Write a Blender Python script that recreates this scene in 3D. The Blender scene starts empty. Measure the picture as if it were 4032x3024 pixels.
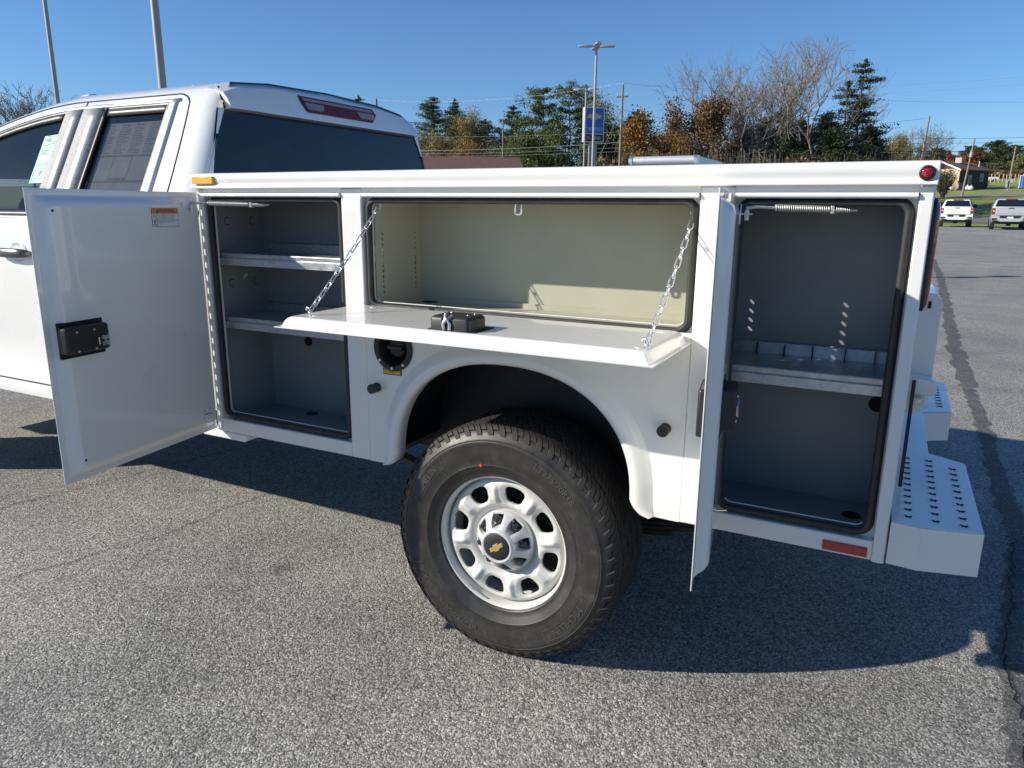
import bpy, math, random
import numpy as np
from mathutils import Vector, Matrix, noise
from mathutils.geometry import tessellate_polygon

PI = math.pi
rad = math.radians
SC = bpy.context.scene
COL = SC.collection

# ---------------------------------------------------------------- camera, sky, sun, exposure
CAM = dict(loc=(0.624, -2.0428, 1.5138), yaw=0.4737, pitch=0.2369, roll=-0.0087, f=2881.6)
def make_camera():
    cy, sy = math.cos(CAM['yaw']), math.sin(CAM['yaw'])
    cp, sp = math.cos(CAM['pitch']), math.sin(CAM['pitch'])
    f = Vector((-sy*cp, cy*cp, -sp)); r = Vector((cy, sy, 0)); d = f.cross(r)
    c, s = math.cos(CAM['roll']), math.sin(CAM['roll'])
    r, d = c*r + s*d, -s*r + c*d
    m = Matrix((( r.x, -d.x, -f.x, CAM['loc'][0]), (r.y, -d.y, -f.y, CAM['loc'][1]), (r.z, -d.z, -f.z, CAM['loc'][2]), (0, 0, 0, 1)))
    cd = bpy.data.cameras.new('camera'); co = bpy.data.objects.new('camera', cd); COL.objects.link(co)
    co.matrix_world = m
    cd.sensor_width = 36; cd.lens = 36*CAM['f']/4032; cd.clip_start = .05; cd.clip_end = 5000
    SC.camera = co
make_camera()

SUN_TRAVEL = Vector((1.48, 1.0, -0.89)).normalized()
SUN_EL = math.asin(-SUN_TRAVEL.z)
SUN_AZ = math.atan2(-SUN_TRAVEL.x, -SUN_TRAVEL.y)
w = bpy.data.worlds.new('World'); SC.world = w; w.use_nodes = True
nt = w.node_tree
bg = nt.nodes['Background']; bg.inputs['Strength'].default_value = 0.105
sky = nt.nodes.new('ShaderNodeTexSky'); sky.sky_type = 'NISHITA'; sky.sun_disc = False
sky.sun_elevation = SUN_EL; sky.sun_rotation = SUN_AZ
sky.air_density = 1.0; sky.dust_density = 0.0; sky.ozone_density = 8.6; sky.altitude = 0
nt.links.new(sky.outputs['Color'], bg.inputs['Color'])
sl = bpy.data.lights.new('sun', 'SUN'); so = bpy.data.objects.new('sun', sl); COL.objects.link(so)
sl.energy = 5.0; sl.angle = rad(0.53); sl.color = (1.0, 0.935, 0.815)
so.rotation_euler = SUN_TRAVEL.to_track_quat('-Z', 'Y').to_euler(); so.location = (-20, -20, 20)
vs = SC.view_settings
vs.view_transform = 'Standard'; vs.look = 'None'; vs.exposure = 0.33; vs.gamma = 1.0; vs.use_curve_mapping = False
SC.cycles.max_bounces = 8; SC.cycles.diffuse_bounces = 4; SC.cycles.glossy_bounces = 4; SC.cycles.transmission_bounces = 6
SC.cycles.transparent_max_bounces = 12; SC.cycles.caustics_reflective = False; SC.cycles.caustics_refractive = False
SC.cycles.sample_clamp_indirect = 6.0
try:
    SC.cycles.use_denoising = True
except Exception:
    pass

# ---------------------------------------------------------------- helpers
class NT:
    """tiny wrapper to write node materials"""
    def __init__(s, name):
        s.m = bpy.data.materials.new(name); s.m.use_nodes = True
        s.t = s.m.node_tree; s.p = s.t.nodes['Principled BSDF']; s.out = s.t.nodes['Material Output']
        s._co = None
    def n(s, typ, **kw):
        nd = s.t.nodes.new(typ)
        for k, v in kw.items():
            if k.startswith('i_'):
                nd.inputs[k[2:].replace('_', ' ')].default_value = v
            else: setattr(nd, k, v)
        return nd
    def l(s, a, b): s.t.links.new(a, b)
    def co(s, kind='Object'):
        if s._co is None: s._co = s.n('ShaderNodeTexCoord')
        return s._co.outputs[kind]
    def noise(s, scale, detail=3, rough=.55, dist=0, co=None):
        nd = s.n('ShaderNodeTexNoise'); nd.inputs['Scale'].default_value = scale; nd.inputs['Detail'].default_value = detail
        nd.inputs['Roughness'].default_value = rough; nd.inputs['Distortion'].default_value = dist
        s.l(co or s.co(), nd.inputs['Vector']); return nd.outputs['Fac']
    def ramp(s, fac, stops):
        nd = s.n('ShaderNodeValToRGB'); e = nd.color_ramp.elements
        while len(e) > 1: e.remove(e[-1])
        e[0].position = stops[0][0]; e[0].color = (*stops[0][1], 1)
        for p, c in stops[1:]:
            x = e.new(p); x.color = (*c, 1)
        s.l(fac, nd.inputs['Fac']); return nd.outputs['Color']
    def mapr(s, fac, a, b, c, d):
        nd = s.n('ShaderNodeMapRange'); 
        for i, v in zip(('From Min', 'From Max', 'To Min', 'To Max'), (a, b, c, d)): nd.inputs[i].default_value = v
        s.l(fac, nd.inputs['Value']); return nd.outputs['Result']
    def mix(s, fac, a, b, mode='MIX'):
        nd = s.n('ShaderNodeMix', data_type='RGBA', blend_type=mode)
        for sock, v in ((nd.inputs[0], fac), (nd.inputs[6], a), (nd.inputs[7], b)):
            if isinstance(v, (int, float)): sock.default_value = v
            elif isinstance(v, tuple): sock.default_value = (*v, 1) if len(v) == 3 else v
            else: s.l(v, sock)
        return nd.outputs[2]
    def math(s, op, a, b=0.0):
        nd = s.n('ShaderNodeMath', operation=op)
        for i, v in enumerate((a, b)):
            if isinstance(v, (int, float)): nd.inputs[i].default_value = v
            else: s.l(v, nd.inputs[i])
        return nd.outputs[0]
    def bump(s, h, strength=.3, dist=.01):
        nd = s.n('ShaderNodeBump'); nd.inputs['Strength'].default_value = strength; nd.inputs['Distance'].default_value = dist
        s.l(h, nd.inputs['Height']); s.l(nd.outputs['Normal'], s.p.inputs['Normal']); return nd
    def set(s, **kw):
        for k, v in kw.items():
            sock = s.p.inputs[k.replace('_', ' ')]
            if isinstance(v, (int, float)): sock.default_value = v
            elif isinstance(v, tuple): sock.default_value = (*v, 1) if len(v) == 3 and sock.type == 'RGBA' else v
            else: s.l(v, sock)
        return s

def simple(name, col, rough=.5, metal=0.0, coat=0.0, var=.08, vscale=6.0, bump=0.0, bscale=60, rvar=.1, spec=.5):
    m = NT(name)
    f = m.noise(vscale, 4, .6)
    c = tuple(col)
    lo = tuple(max(0, x*(1-var)) for x in c); hi = tuple(min(1, x*(1+var)) for x in c)
    m.set(Base_Color=m.ramp(f, [(.3, lo), (.7, hi)]), Metallic=metal, Coat_Weight=coat, Coat_Roughness=.03)
    m.p.inputs['Specular IOR Level'].default_value = spec
    m.set(Roughness=m.mapr(m.noise(vscale*2.3, 3), .3, .7, max(.02, rough*(1-rvar)), min(1, rough*(1+rvar))))
    if bump: m.bump(m.noise(bscale, 3), bump, .004)
    return m.m

MT = {}
def init_materials():
    # white vehicle paint: faint dust, slight orange peel
    def paint(name, col, rough=.22, dirt=True):
        m = NT(name)
        f = m.noise(1.7, 5, .65)
        base = m.ramp(f, [(.25, tuple(x*.965 for x in col)), (.75, col)])
        if dirt:
            d = m.noise(38, 2, .7)
            base = m.mix(m.mapr(d, .66, .78, 0, .35), base, tuple(x*.8 for x in col))
        m.set(Base_Color=base, Roughness=m.mapr(m.noise(5, 4), .3, .7, rough*1.2, rough*1.9), Coat_Weight=.9, Coat_Roughness=.02)
        m.bump(m.math('ADD', m.math('MULTIPLY', m.noise(3.2, 2), 1.0), m.math('MULTIPLY', m.noise(140, 2), .010)), .45, .007)
        return m.m
    MT['paint'] = paint('white_paint', (.80, .79, .755))
    MT['cab_paint'] = paint('cab_white_paint', (.80, .80, .775), .16)
    MT['silver_paint'] = paint('silver_paint', (.42, .44, .46), .25, False)
    MT['liner'] = simple('cream_liner_paint', (.44, .43, .335), .36, var=.06, vscale=4, bump=.25, bscale=5)
    MT['liner_shaded'] = simple('shaded_liner_paint', (.27, .288, .288), .36, var=.08, vscale=4, bump=.25, bscale=5)  # darker, cooler copy of the cream liner; compartment shade put into the colour
    MT['rubber'] = simple('black_rubber', (.022, .021, .021), .55, var=.25, vscale=12)
    MT['seal'] = simple('grey_black_seal_rubber', (.035, .033, .032), .6, var=.3, vscale=20)
    MT['black'] = simple('black_plastic', (.018, .018, .019), .42, var=.2, bump=.05, bscale=300)
    MT['blackmetal'] = simple('black_frame_metal', (.014, .014, .014), .55, var=.3)
    MT['void'] = simple('dark_hole', (.006, .006, .007), .8)
    # galvanised steel with spangle
    m = NT('galvanised_steel')
    v = m.n('ShaderNodeTexVoronoi'); v.inputs['Scale'].default_value = 90; m.l(m.co(), v.inputs['Vector'])
    m.set(Base_Color=m.mix(m.mapr(m.noise(7, 4), .35, .65, 0, .6), m.ramp(v.outputs['Color'], [(0, (.42, .43, .44)), (1, (.62, .63, .63))]), (.46, .48, .50)), Metallic=.75, Roughness=m.mapr(m.noise(30, 3), .3, .7, .3, .55))
    MT['galv'] = m.m
    MT['zinc'] = simple('zinc_chain', (.66, .67, .68), .3, metal=.85, var=.1, vscale=60)
    MT['spring'] = simple('zinc_spring', (.60, .60, .56), .38, metal=.55, var=.1, vscale=60)
    MT['chrome'] = simple('satin_chrome_trim', (.60, .60, .60), .38, metal=.45, var=.04)
    m = NT('film_covered_pillar')
    m.set(Base_Color=m.ramp(m.noise(130, 4, .7), [(.32, (.24, .235, .225)), (.5, (.36, .355, .34)), (.68, (.48, .475, .455))]), Roughness=.4, Metallic=.1)
    m.bump(m.noise(160, 3), .3, .002); MT['film'] = m.m
    MT['rim'] = simple('silver_wheel_paint', (.60, .59, .56), .46, metal=.05, coat=.1, var=.05, vscale=9)
    MT['cap'] = simple('silver_cap_plastic', (.62, .62, .61), .34, metal=.15, coat=.2, var=.03)
    MT['lug'] = simple('dark_lug_chrome', (.10, .10, .11), .18, metal=.9)
    MT['gold'] = simple('gold_emblem', (.62, .42, .09), .3, metal=.4)
    m = NT('tyre_sidewall')
    f = m.noise(14, 5, .7); sp = m.noise(95, 3, .7)
    c = m.ramp(f, [(.3, (.018, .0175, .017)), (.55, (.030, .028, .026)), (.75, (.065, .059, .052))])
    m.set(Base_Color=m.mix(m.mapr(sp, .66, .8, 0, .5), c, (.15, .14, .12)), Roughness=m.mapr(f, .3, .7, .38, .6)); m.bump(m.noise(260, 2), .12, .001)
    MT['tyre'] = m.m
    MT['tread'] = simple('tyre_tread', (.022, .021, .020), .72, var=.4, vscale=25, bump=.2, bscale=200)
    MT['tyretext'] = simple('tyre_lettering', (.075, .072, .067), .42, var=.2)
    MT['amber'] = simple('amber_reflector', (.86, .40, .015), .2, coat=.8, var=.08, vscale=160)
    MT['redrefl'] = simple('red_reflector', (.45, .012, .012), .2, coat=.8, var=.1, vscale=160)
    m = NT('red_lens'); m.set(Base_Color=m.ramp(m.noise(90, 2), [(.35, (.16, .004, .006)), (.65, (.55, .02, .02))]), Roughness=.08, Coat_Weight=1.0, Transmission_Weight=.15); m.bump(m.noise(60, 1), .2, .004)
    MT['redlens'] = m.m
    MT['darkred'] = simple('dark_red_lens', (.13, .006, .010), .25, coat=.1, var=.2, vscale=30)
    MT['clearlens'] = simple('grey_clear_lens', (.30, .24, .25), .25, coat=.2, var=.15, vscale=60)
    def glass(name, tint, alpha, rough=.015):
        m = NT(name); m.set(Base_Color=tint, Roughness=rough, Alpha=alpha, Coat_Weight=.0)
        m.p.inputs['Specular IOR Level'].default_value = .38; m.p.inputs['IOR'].default_value = 1.52; return m.m
    MT['glass'] = glass('door_glass', (.014, .022, .027), .72)
    MT['tint'] = glass('tinted_glass', (.004, .006, .012), .99)
    MT['farglass'] = glass('dark_car_glass', (.012, .016, .02), 1.0, .05)
    MT['green'] = simple('mint_sticker_paper', (.30, .66, .50), .6, var=.03)
    MT['paper'] = simple('window_sheet_paper', (.46, .49, .47), .7, var=.05)
    MT['ink'] = simple('black_print', (.015, .015, .02), .6)
    MT['greyink'] = simple('grey_print', (.16, .17, .17), .6)
    MT['orange'] = simple('orange_label', (.72, .22, .03), .5, var=.04)
    MT['yellow'] = simple('yellow_label', (.75, .45, .03), .45, var=.06)
    MT['labelwhite'] = simple('white_label', (.72, .73, .73), .5, var=.03)
    MT['trim'] = simple('interior_trim', (.035, .035, .038), .7)
    MT['brownmetal'] = simple('brown_bracket', (.10, .085, .06), .6)
    MT['dust'] = simple('red_dot_paint', (.55, .05, .03), .5)
    # asphalt: pale aggregate in dark binder
    m = NT('asphalt')
    co = m.co('Object')
    v = m.n('ShaderNodeTexVoronoi'); v.inputs['Scale'].default_value = 180; v.inputs['Randomness'].default_value = 1.0; m.l(co, v.inputs['Vector'])
    v2 = m.n('ShaderNodeTexVoronoi'); v2.inputs['Scale'].default_value = 85; m.l(co, v2.inputs['Vector'])
    stone = m.ramp(v.outputs['Color'], [(0, (.03, .03, .029)), (.34, (.085, .083, .078)), (.48, (.24, .232, .215)), (.72, (.43, .415, .385)), (.9, (.74, .715, .66)), (1, (.84, .82, .76))])
    stone2 = m.ramp(v2.outputs['Color'], [(0, (.12, .118, .114)), (.6, (.32, .312, .296)), (1, (.55, .535, .50))])
    base = m.mix(.42, stone, stone2)
    gap = m.mapr(v.outputs['Distance'], .5, .85, 0, .5)
    base = m.mix(gap, base, (.03, .03, .03))
    big = m.noise(.9, 5, .6, co=co); huge = m.noise(.12, 4, .6, co=co)
    base = m.mix(.8, base, m.ramp(big, [(.22, (.66, .66, .67)), (.5, (1.08, 1.075, 1.05)), (.78, (1.42, 1.40, 1.33))]), 'MULTIPLY')
    base = m.mix(.7, base, m.ramp(huge, [(.3, (.80, .80, .81)), (.7, (1.25, 1.235, 1.19))]), 'MULTIPLY')
    stain = m.noise(2.3, 6, .7, 1.2, co=co)
    base = m.mix(m.mapr(stain, .58, .74, 0, .45), base, (.12, .117, .11))
    worn = m.noise(.55, 5, .75, .8, co=co)
    base = m.mix(m.mapr(worn, .55, .70, 0, .30), base, (.46, .445, .41))
    spot = m.n('ShaderNodeTexVoronoi'); spot.inputs['Scale'].default_value = 1.15; m.l(co, spot.inputs['Vector'])
    base = m.mix(m.mapr(m.math('ADD', spot.outputs['Distance'], m.math('MULTIPLY', m.noise(9, 4, .7, co=co), .12)), .09, .14, .5, 0), base, (.05, .048, .045))
    m.set(Base_Color=base, Roughness=.82); m.p.inputs['Specular IOR Level'].default_value = .35
    h = m.math('ADD', m.math('MULTIPLY', v.outputs['Distance'], -.6), m.math('MULTIPLY', v2.outputs['Distance'], -.5))
    m.bump(h, .7, .006)
    MT['asphalt'] = m.m
    # old seal: thin, worn through so the stones show
    def worn(name, col, a0, a1):
        m = NT(name); co = m.co('Object'); st = m.noise(150, 2, .6, co=co)
        m.set(Base_Color=m.ramp(m.noise(60, 3, .7, co=co), [(.3, tuple(x*.75 for x in col)), (.7, tuple(x*1.3 for x in col))]), Roughness=.8)
        m.set(Alpha=m.math('MULTIPLY', m.mapr(st, .40, .58, 1.0, a0), m.mapr(m.noise(3.5, 4, .7, co=co), .3, .6, a1, 1.0)))
        return m.m
    MT['tar'] = worn('tar_seal', (.095, .095, .095), .25, .55); MT['crackline'] = worn('crack_line', (.035, .034, .033), .3, .25)
    m = NT('grass')
    co = m.co('Object')
    a = m.ramp(m.noise(.35, 5, .65, co=co), [(.25, (.15, .21, .045)), (.5, (.26, .31, .085)), (.75, (.38, .36, .15))])
    m.set(Base_Color=m.mix(.5, a, m.ramp(m.noise(9, 4, .7, co=co), [(.3, (.5, .55, .4)), (.7, (1.3, 1.25, 1.0))]), 'MULTIPLY'), Roughness=.9); m.bump(m.noise(14, 4, .7, co=co), .8, .1)
    MT['grass'] = m.m
    MT['road'] = simple('road_surface', (.17, .168, .165), .85, var=.15, vscale=.6)
    MT['gravel'] = simple('gravel_drive', (.24, .22, .19), .9, var=.2, vscale=2)
    MT['polemetal'] = simple('light_pole_metal', (.34, .33, .305), .5, metal=.2, var=.08)
    MT['lamphead'] = simple('lamp_head_grey', (.42, .43, .44), .45, metal=.3)
    MT['wood'] = simple('weathered_pole_wood', (.25, .215, .18), .85, var=.3, vscale=3, bump=.4, bscale=30)
    MT['darkwood'] = simple('dark_pole_wood', (.10, .085, .07), .85, var=.3, vscale=3)
    MT['cable'] = simple('cable_black', (.03, .03, .032), .5)
    MT['palecable'] = simple('cable_aluminium', (.35, .35, .34), .4, metal=.5)
    MT['ceramic'] = simple('insulator_grey', (.5, .52, .55), .25)
    MT['signblue'] = simple('sign_blue', (.012, .10, .48), .3, coat=.3, var=.05)
    MT['signdark'] = simple('sign_dark_panel', (.02, .03, .05), .35)
    MT['signwhite'] = simple('sign_white_letters', (.62, .64, .66), .4)
    MT['signgold'] = simple('sign_pale_gold', (.55, .50, .36), .4)
    m = NT('brown_shingle')
    br = m.n('ShaderNodeTexBrick'); br.inputs['Scale'].default_value = 2.2; br.inputs['Mortar Size'].default_value = .012
    br.inputs['Color1'].default_value = (.12, .062, .046, 1); br.inputs['Color2'].default_value = (.165, .092, .07, 1); br.inputs['Mortar'].default_value = (.05, .03, .025, 1)
    m.l(m.co(), br.inputs['Vector']); m.set(Base_Color=br.outputs['Color'], Roughness=.9)
    MT['shingle'] = m.m
    MT['tanwall'] = simple('tan_siding', (.62, .46, .30), .8, var=.04)
    MT['brownwall'] = simple('dark_brown_siding', (.055, .042, .034), .8, var=.15)
    MT['whitetrim'] = simple('white_trim', (.72, .71, .68), .6)
    MT['alum'] = simple('trailer_aluminium', (.66, .67, .68), .38, metal=.4, var=.06, vscale=3)
    MT['blue'] = simple('blue_corrugated_steel', (.02, .16, .55), .5)
    MT['greymeter'] = simple('meter_grey', (.38, .40, .41), .5)
    MT['bag'] = simple('white_bag', (.72, .72, .74), .4)
    MT['board'] = simple('raw_board', (.52, .40, .27), .8, var=.15)
    # foliage
    def leaf(name, stops, rough=.6, trans=.25):
        m = NT(name); g = m.n('ShaderNodeNewGeometry')
        c = m.ramp(g.outputs['Random Per Island'], stops)
        c = m.mix(.55, c, m.ramp(m.noise(.45, 3, .6), [(.3, (.6, .6, .6)), (.7, (1.3, 1.3, 1.25))]), 'MULTIPLY')
        m.set(Base_Color=c, Roughness=rough)
        tr = m.n('ShaderNodeBsdfTranslucent'); m.l(c, tr.inputs['Color'])
        mx = m.n('ShaderNodeMixShader'); mx.inputs[0].default_value = trans
        m.l(m.p.outputs[0], mx.inputs[1]); m.l(tr.outputs[0], mx.inputs[2]); m.l(mx.outputs[0], m.out.inputs['Surface'])
        return m.m
    MT['conif'] = leaf('conifer_needles', [(0, (.030, .052, .020)), (.5, (.060, .092, .034)), (1, (.10, .13, .048))])
    MT['pine'] = leaf('pine_needles', [(0, (.055, .085, .024)), (.5, (.11, .15, .04)), (1, (.19, .22, .065))])
    MT['spruce'] = leaf('spruce_needles', [(0, (.028, .046, .022)), (.6, (.055, .08, .036)), (1, (.095, .115, .05))])
    MT['tan'] = leaf('tan_leaves', [(0, (.17, .135, .045)), (.5, (.28, .22, .075)), (1, (.40, .32, .12))])
    MT['olive'] = leaf('olive_leaves', [(0, (.10, .11, .03)), (.5, (.19, .18, .05)), (1, (.30, .26, .08))])
    MT['orangeleaf'] = leaf('orange_leaves', [(0, (.16, .075, .015)), (.5, (.26, .13, .022)), (1, (.36, .20, .04))])
    MT['brownleaf'] = leaf('brown_leaves', [(0, (.12, .07, .036)), (.5, (.20, .125, .06)), (1, (.30, .19, .095))])
    MT['redleaf'] = leaf('red_leaves', [(0, (.15, .03, .012)), (.5, (.26, .06, .016)), (1, (.36, .11, .03))])
    MT['bushleaf'] = leaf('bush_leaves', [(0, (.045, .055, .016)), (.5, (.085, .085, .026)), (1, (.15, .12, .04))])
    MT['bark'] = simple('grey_bark', (.15, .125, .10), .9, var=.3, vscale=2)
    MT['palebark'] = simple('pale_bark', (.25, .215, .18), .85, var=.3, vscale=2)
    MT['darkbark'] = simple('dark_bark', (.06, .05, .042), .9, var=.3, vscale=2)
init_materials()

class B:
    """collects verts and faces, links them as one mesh object"""
    def __init__(s, T=None): s.v = []; s.f = []; s.mi = []; s.T = T; s.cur = 0
    def add(s, vs, fs, mi=None):
        b = len(s.v)
        if s.T is not None: vs = [s.T @ Vector(p) for p in vs]
        s.v.extend([tuple(p) for p in vs]); s.f.extend([tuple(b+i for i in f) for f in fs]); s.mi.extend([s.cur if mi is None else mi]*len(fs))
        return s
    def box(s, x0, x1, y0, y1, z0, z1, mi=None):
        vs = [(x, y, z) for z in (z0, z1) for y in (y0, y1) for x in (x0, x1)]
        return s.add(vs, [(0, 2, 3, 1), (4, 5, 7, 6), (0, 1, 5, 4), (2, 6, 7, 3), (0, 4, 6, 2), (1, 3, 7, 5)], mi)
    def obox(s, c, ax, ay, az, mi=None):
        c = Vector(c); ax, ay, az = Vector(ax), Vector(ay), Vector(az)
        vs = [c + i*ax + j*ay + k*az for k in (-1, 1) for j in (-1, 1) for i in (-1, 1)]
        return s.add(vs, [(0, 2, 3, 1), (4, 5, 7, 6), (0, 1, 5, 4), (2, 6, 7, 3), (0, 4, 6, 2), (1, 3, 7, 5)], mi)
    def cyl(s, a, b, r0, r1=None, n=12, caps=True, mi=None):
        a, b = Vector(a), Vector(b); r1 = r0 if r1 is None else r1
        d = (b-a).normalized(); u = d.orthogonal().normalized(); w_ = d.cross(u)
        vs = []
        for p, r in ((a, r0), (b, r1)):
            for i in range(n):
                t = 2*PI*i/n; vs.append(p + r*(math.cos(t)*u + math.sin(t)*w_))
        fs = [(i, (i+1) % n, n+(i+1) % n, n+i) for i in range(n)]
        if caps: fs += [tuple(range(n-1, -1, -1)), tuple(range(n, 2*n))]
        return s.add(vs, fs, mi)
    def tube(s, pts, r, n=8, closed=False, mi=None, caps=True):
        pts = [Vector(p) for p in pts]; m = len(pts); vs = []; fs = []
        rs = r if isinstance(r, (list, tuple)) else [r]*m
        prev = None
        for i, p in enumerate(pts):
            if closed: t = (pts[(i+1) % m] - pts[i-1])
            else: t = pts[min(i+1, m-1)] - pts[max(i-1, 0)]
            t = t.normalized()
            u = t.orthogonal().normalized() if prev is None else (prev - prev.dot(t)*t).normalized()
            prev = u; w_ = t.cross(u)
            vs += [p + rs[i]*(math.cos(2*PI*k/n)*u + math.sin(2*PI*k/n)*w_) for k in range(n)]
        for i in range(m if closed else m-1):
            j = (i+1) % m
            fs += [(i*n+k, i*n+(k+1) % n, j*n+(k+1) % n, j*n+k) for k in range(n)]
        if not closed and caps: fs += [tuple(range(n-1, -1, -1)), tuple((m-1)*n+k for k in range(n))]
        return s.add(vs, fs, mi)
    def loft(s, rings, closed=True, caps=False, mi=None):
        n = len(rings[0]); vs = [p for r in rings for p in r]; fs = []
        for i in range(len(rings)-1):
            for k in range(n if closed else n-1):
                fs.append((i*n+k, i*n+(k+1) % n, (i+1)*n+(k+1) % n, (i+1)*n+k))
        if caps: fs += [tuple(range(n-1, -1, -1)), tuple((len(rings)-1)*n+k for k in range(n))]
        return s.add(vs, fs, mi)
    def extr(s, prof, axis, a, b, mi=None, caps=True):
        """closed 2-D profile swept straight along axis (0: prof=(y,z), 1: (x,z), 2: (x,y))"""
        def P(q, t):
            return {0: (t, q[0], q[1]), 1: (q[0], t, q[1]), 2: (q[0], q[1], t)}[axis]
        n = len(prof); vs = [P(q, a) for q in prof] + [P(q, b) for q in prof]
        fs = [(i, (i+1) % n, n+(i+1) % n, n+i) for i in range(n)]
        if caps:
            tr = tessellate_polygon([[Vector((q[0], q[1], 0)) for q in prof]])
            fs += [tuple(reversed(t)) for t in tr] + [tuple(n+i for i in t) for t in tr]
        return s.add(vs, fs, mi)
    def plate(s, loops, axis, a, b, mi=None):
        """flat plate with holes, loops in the plane across axis, from a to b along axis"""
        def P(q, t):
            return {0: (t, q[0], q[1]), 1: (q[0], t, q[1]), 2: (q[0], q[1], t)}[axis]
        flat = [q for l in loops for q in l]; N = len(flat)
        tr = tessellate_polygon([[Vector((q[0], q[1], 0)) for q in l] for l in loops])
        vs = [P(q, a) for q in flat] + [P(q, b) for q in flat]
        fs = [tuple(t) for t in tr] + [tuple(N+i for i in reversed(t)) for t in tr]
        o = 0
        for l in loops:
            n = len(l); fs += [(o+i, o+(i+1) % n, N+o+(i+1) % n, N+o+i) for i in range(n)]; o += n
        return s.add(vs, fs, mi)
    def lathe(s, prof, n=48, mi=None, M=None, close=False):
        """profile (r, y) turned round the local Y axis"""
        vs = []; fs = []; m = len(prof)
        for i in range(n):
            t = 2*PI*i/n; c, q = math.cos(t), math.sin(t)
            vs += [(r*c, y, r*q) for r, y in prof]
        for i in range(n):
            j = (i+1) % n
            for k in range(m-1): fs.append((i*m+k, i*m+k+1, j*m+k+1, j*m+k))
            if close: fs.append((i*m+m-1, i*m, j*m, j*m+m-1))
        if M is not None: vs = [M @ Vector(p) for p in vs]
        return s.add(vs, fs, mi)
    def mesh(s, name, mats, smooth=35):
        me = bpy.data.meshes.new(name); me.from_pydata(s.v, [], s.f)
        for m in (mats if isinstance(mats, (list, tuple)) else [mats]): me.materials.append(MT[m] if isinstance(m, str) else m)
        if any(s.mi): me.polygons.foreach_set('material_index', s.mi)
        if smooth:
            me.polygons.foreach_set('use_smooth', [True]*len(me.polygons)); me.set_sharp_from_angle(angle=rad(smooth))
        me.update(); return me
    def build(s, name, mats, parent=None, smooth=35, bevel=0, seg=2, fix=True):
        me = s.mesh(name, mats, smooth)
        if fix:
            import bmesh
            bm = bmesh.new(); bm.from_mesh(me); bmesh.ops.recalc_face_normals(bm, faces=bm.faces); bm.to_mesh(me); bm.free()
            if smooth: me.set_sharp_from_angle(angle=rad(smooth))
        return place(name, me, parent, bevel, seg)

def place(name, me, parent=None, bevel=0, seg=2, M=None):
    o = bpy.data.objects.new(name, me); COL.objects.link(o)
    if parent is not None: attach(o, parent)
    if M is not None: o.matrix_basis = M
    if bevel:
        b = o.modifiers.new('bevel', 'BEVEL'); b.width = bevel; b.segments = seg; b.limit_method = 'ANGLE'; b.angle_limit = rad(40); b.harden_normals = False
    return o
WORLDM = {}
def attach(o, p):
    """child keeps world coordinates; things sit at their base"""
    o.parent = p
    if p.name in WORLDM: o.matrix_parent_inverse = WORLDM[p.name].inverted()
def tag(o, label=None, cat=None, group=None, kind=None):
    for k, v in (('label', label), ('category', cat), ('group', group), ('kind', kind)):
        if v: o[k] = v
    return o
def thing(name, loc, label, cat, group=None, local=False):
    e = bpy.data.objects.new(name, None); COL.objects.link(e); e.location = loc; e.empty_display_size = .2
    if not local: WORLDM[e.name] = Matrix.Translation(Vector(loc))
    return tag(e, label, cat, group)
def copy_part(o, parent, M):
    c = o.copy(); COL.objects.link(c); c.matrix_basis = M
    if parent is not None: attach(c, parent)
    return c
def rrect(x0, x1, z0, z1, r, n=5):
    out = []
    for cx, cz, a in ((x1-r, z1-r, 0), (x0+r, z1-r, 90), (x0+r, z0+r, 180), (x1-r, z0+r, 270)):
        for i in range(n+1):
            t = rad(a + 90*i/n); out.append((cx + r*math.cos(t), cz + r*math.sin(t)))
    return out
def circle(cx, cz, r, n=12): return [(cx + r*math.cos(2*PI*i/n), cz + r*math.sin(2*PI*i/n)) for i in range(n)]
_txt = {}
def text2d(body, size=1.0, align='CENTER'):
    """letters as flat verts and faces, from the built-in font"""
    key = (body, align)
    if key not in _txt:
        c = bpy.data.curves.new('letters', 'FONT'); c.body = body; c.size = 1.0; c.align_x = align; c.align_y = 'CENTER'; c.resolution_u = 3
        o = bpy.data.objects.new('letters', c); COL.objects.link(o)
        dg = bpy.context.evaluated_depsgraph_get(); me = bpy.data.meshes.new_from_object(o.evaluated_get(dg))
        _txt[key] = ([(v.co.x, v.co.y) for v in me.vertices], [tuple(p.vertices) for p in me.polygons])
        bpy.data.objects.remove(o); bpy.data.curves.remove(c); bpy.data.meshes.remove(me)
    v, f = _txt[key]
    return [(x*size, y*size) for x, y in v], f
def letters(b, body, size, fn, align='CENTER', sx=1.0, mi=None):
    v, f = text2d(body, size, align); b.add([fn(x*sx, y) for x, y in v], f, mi)

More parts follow.
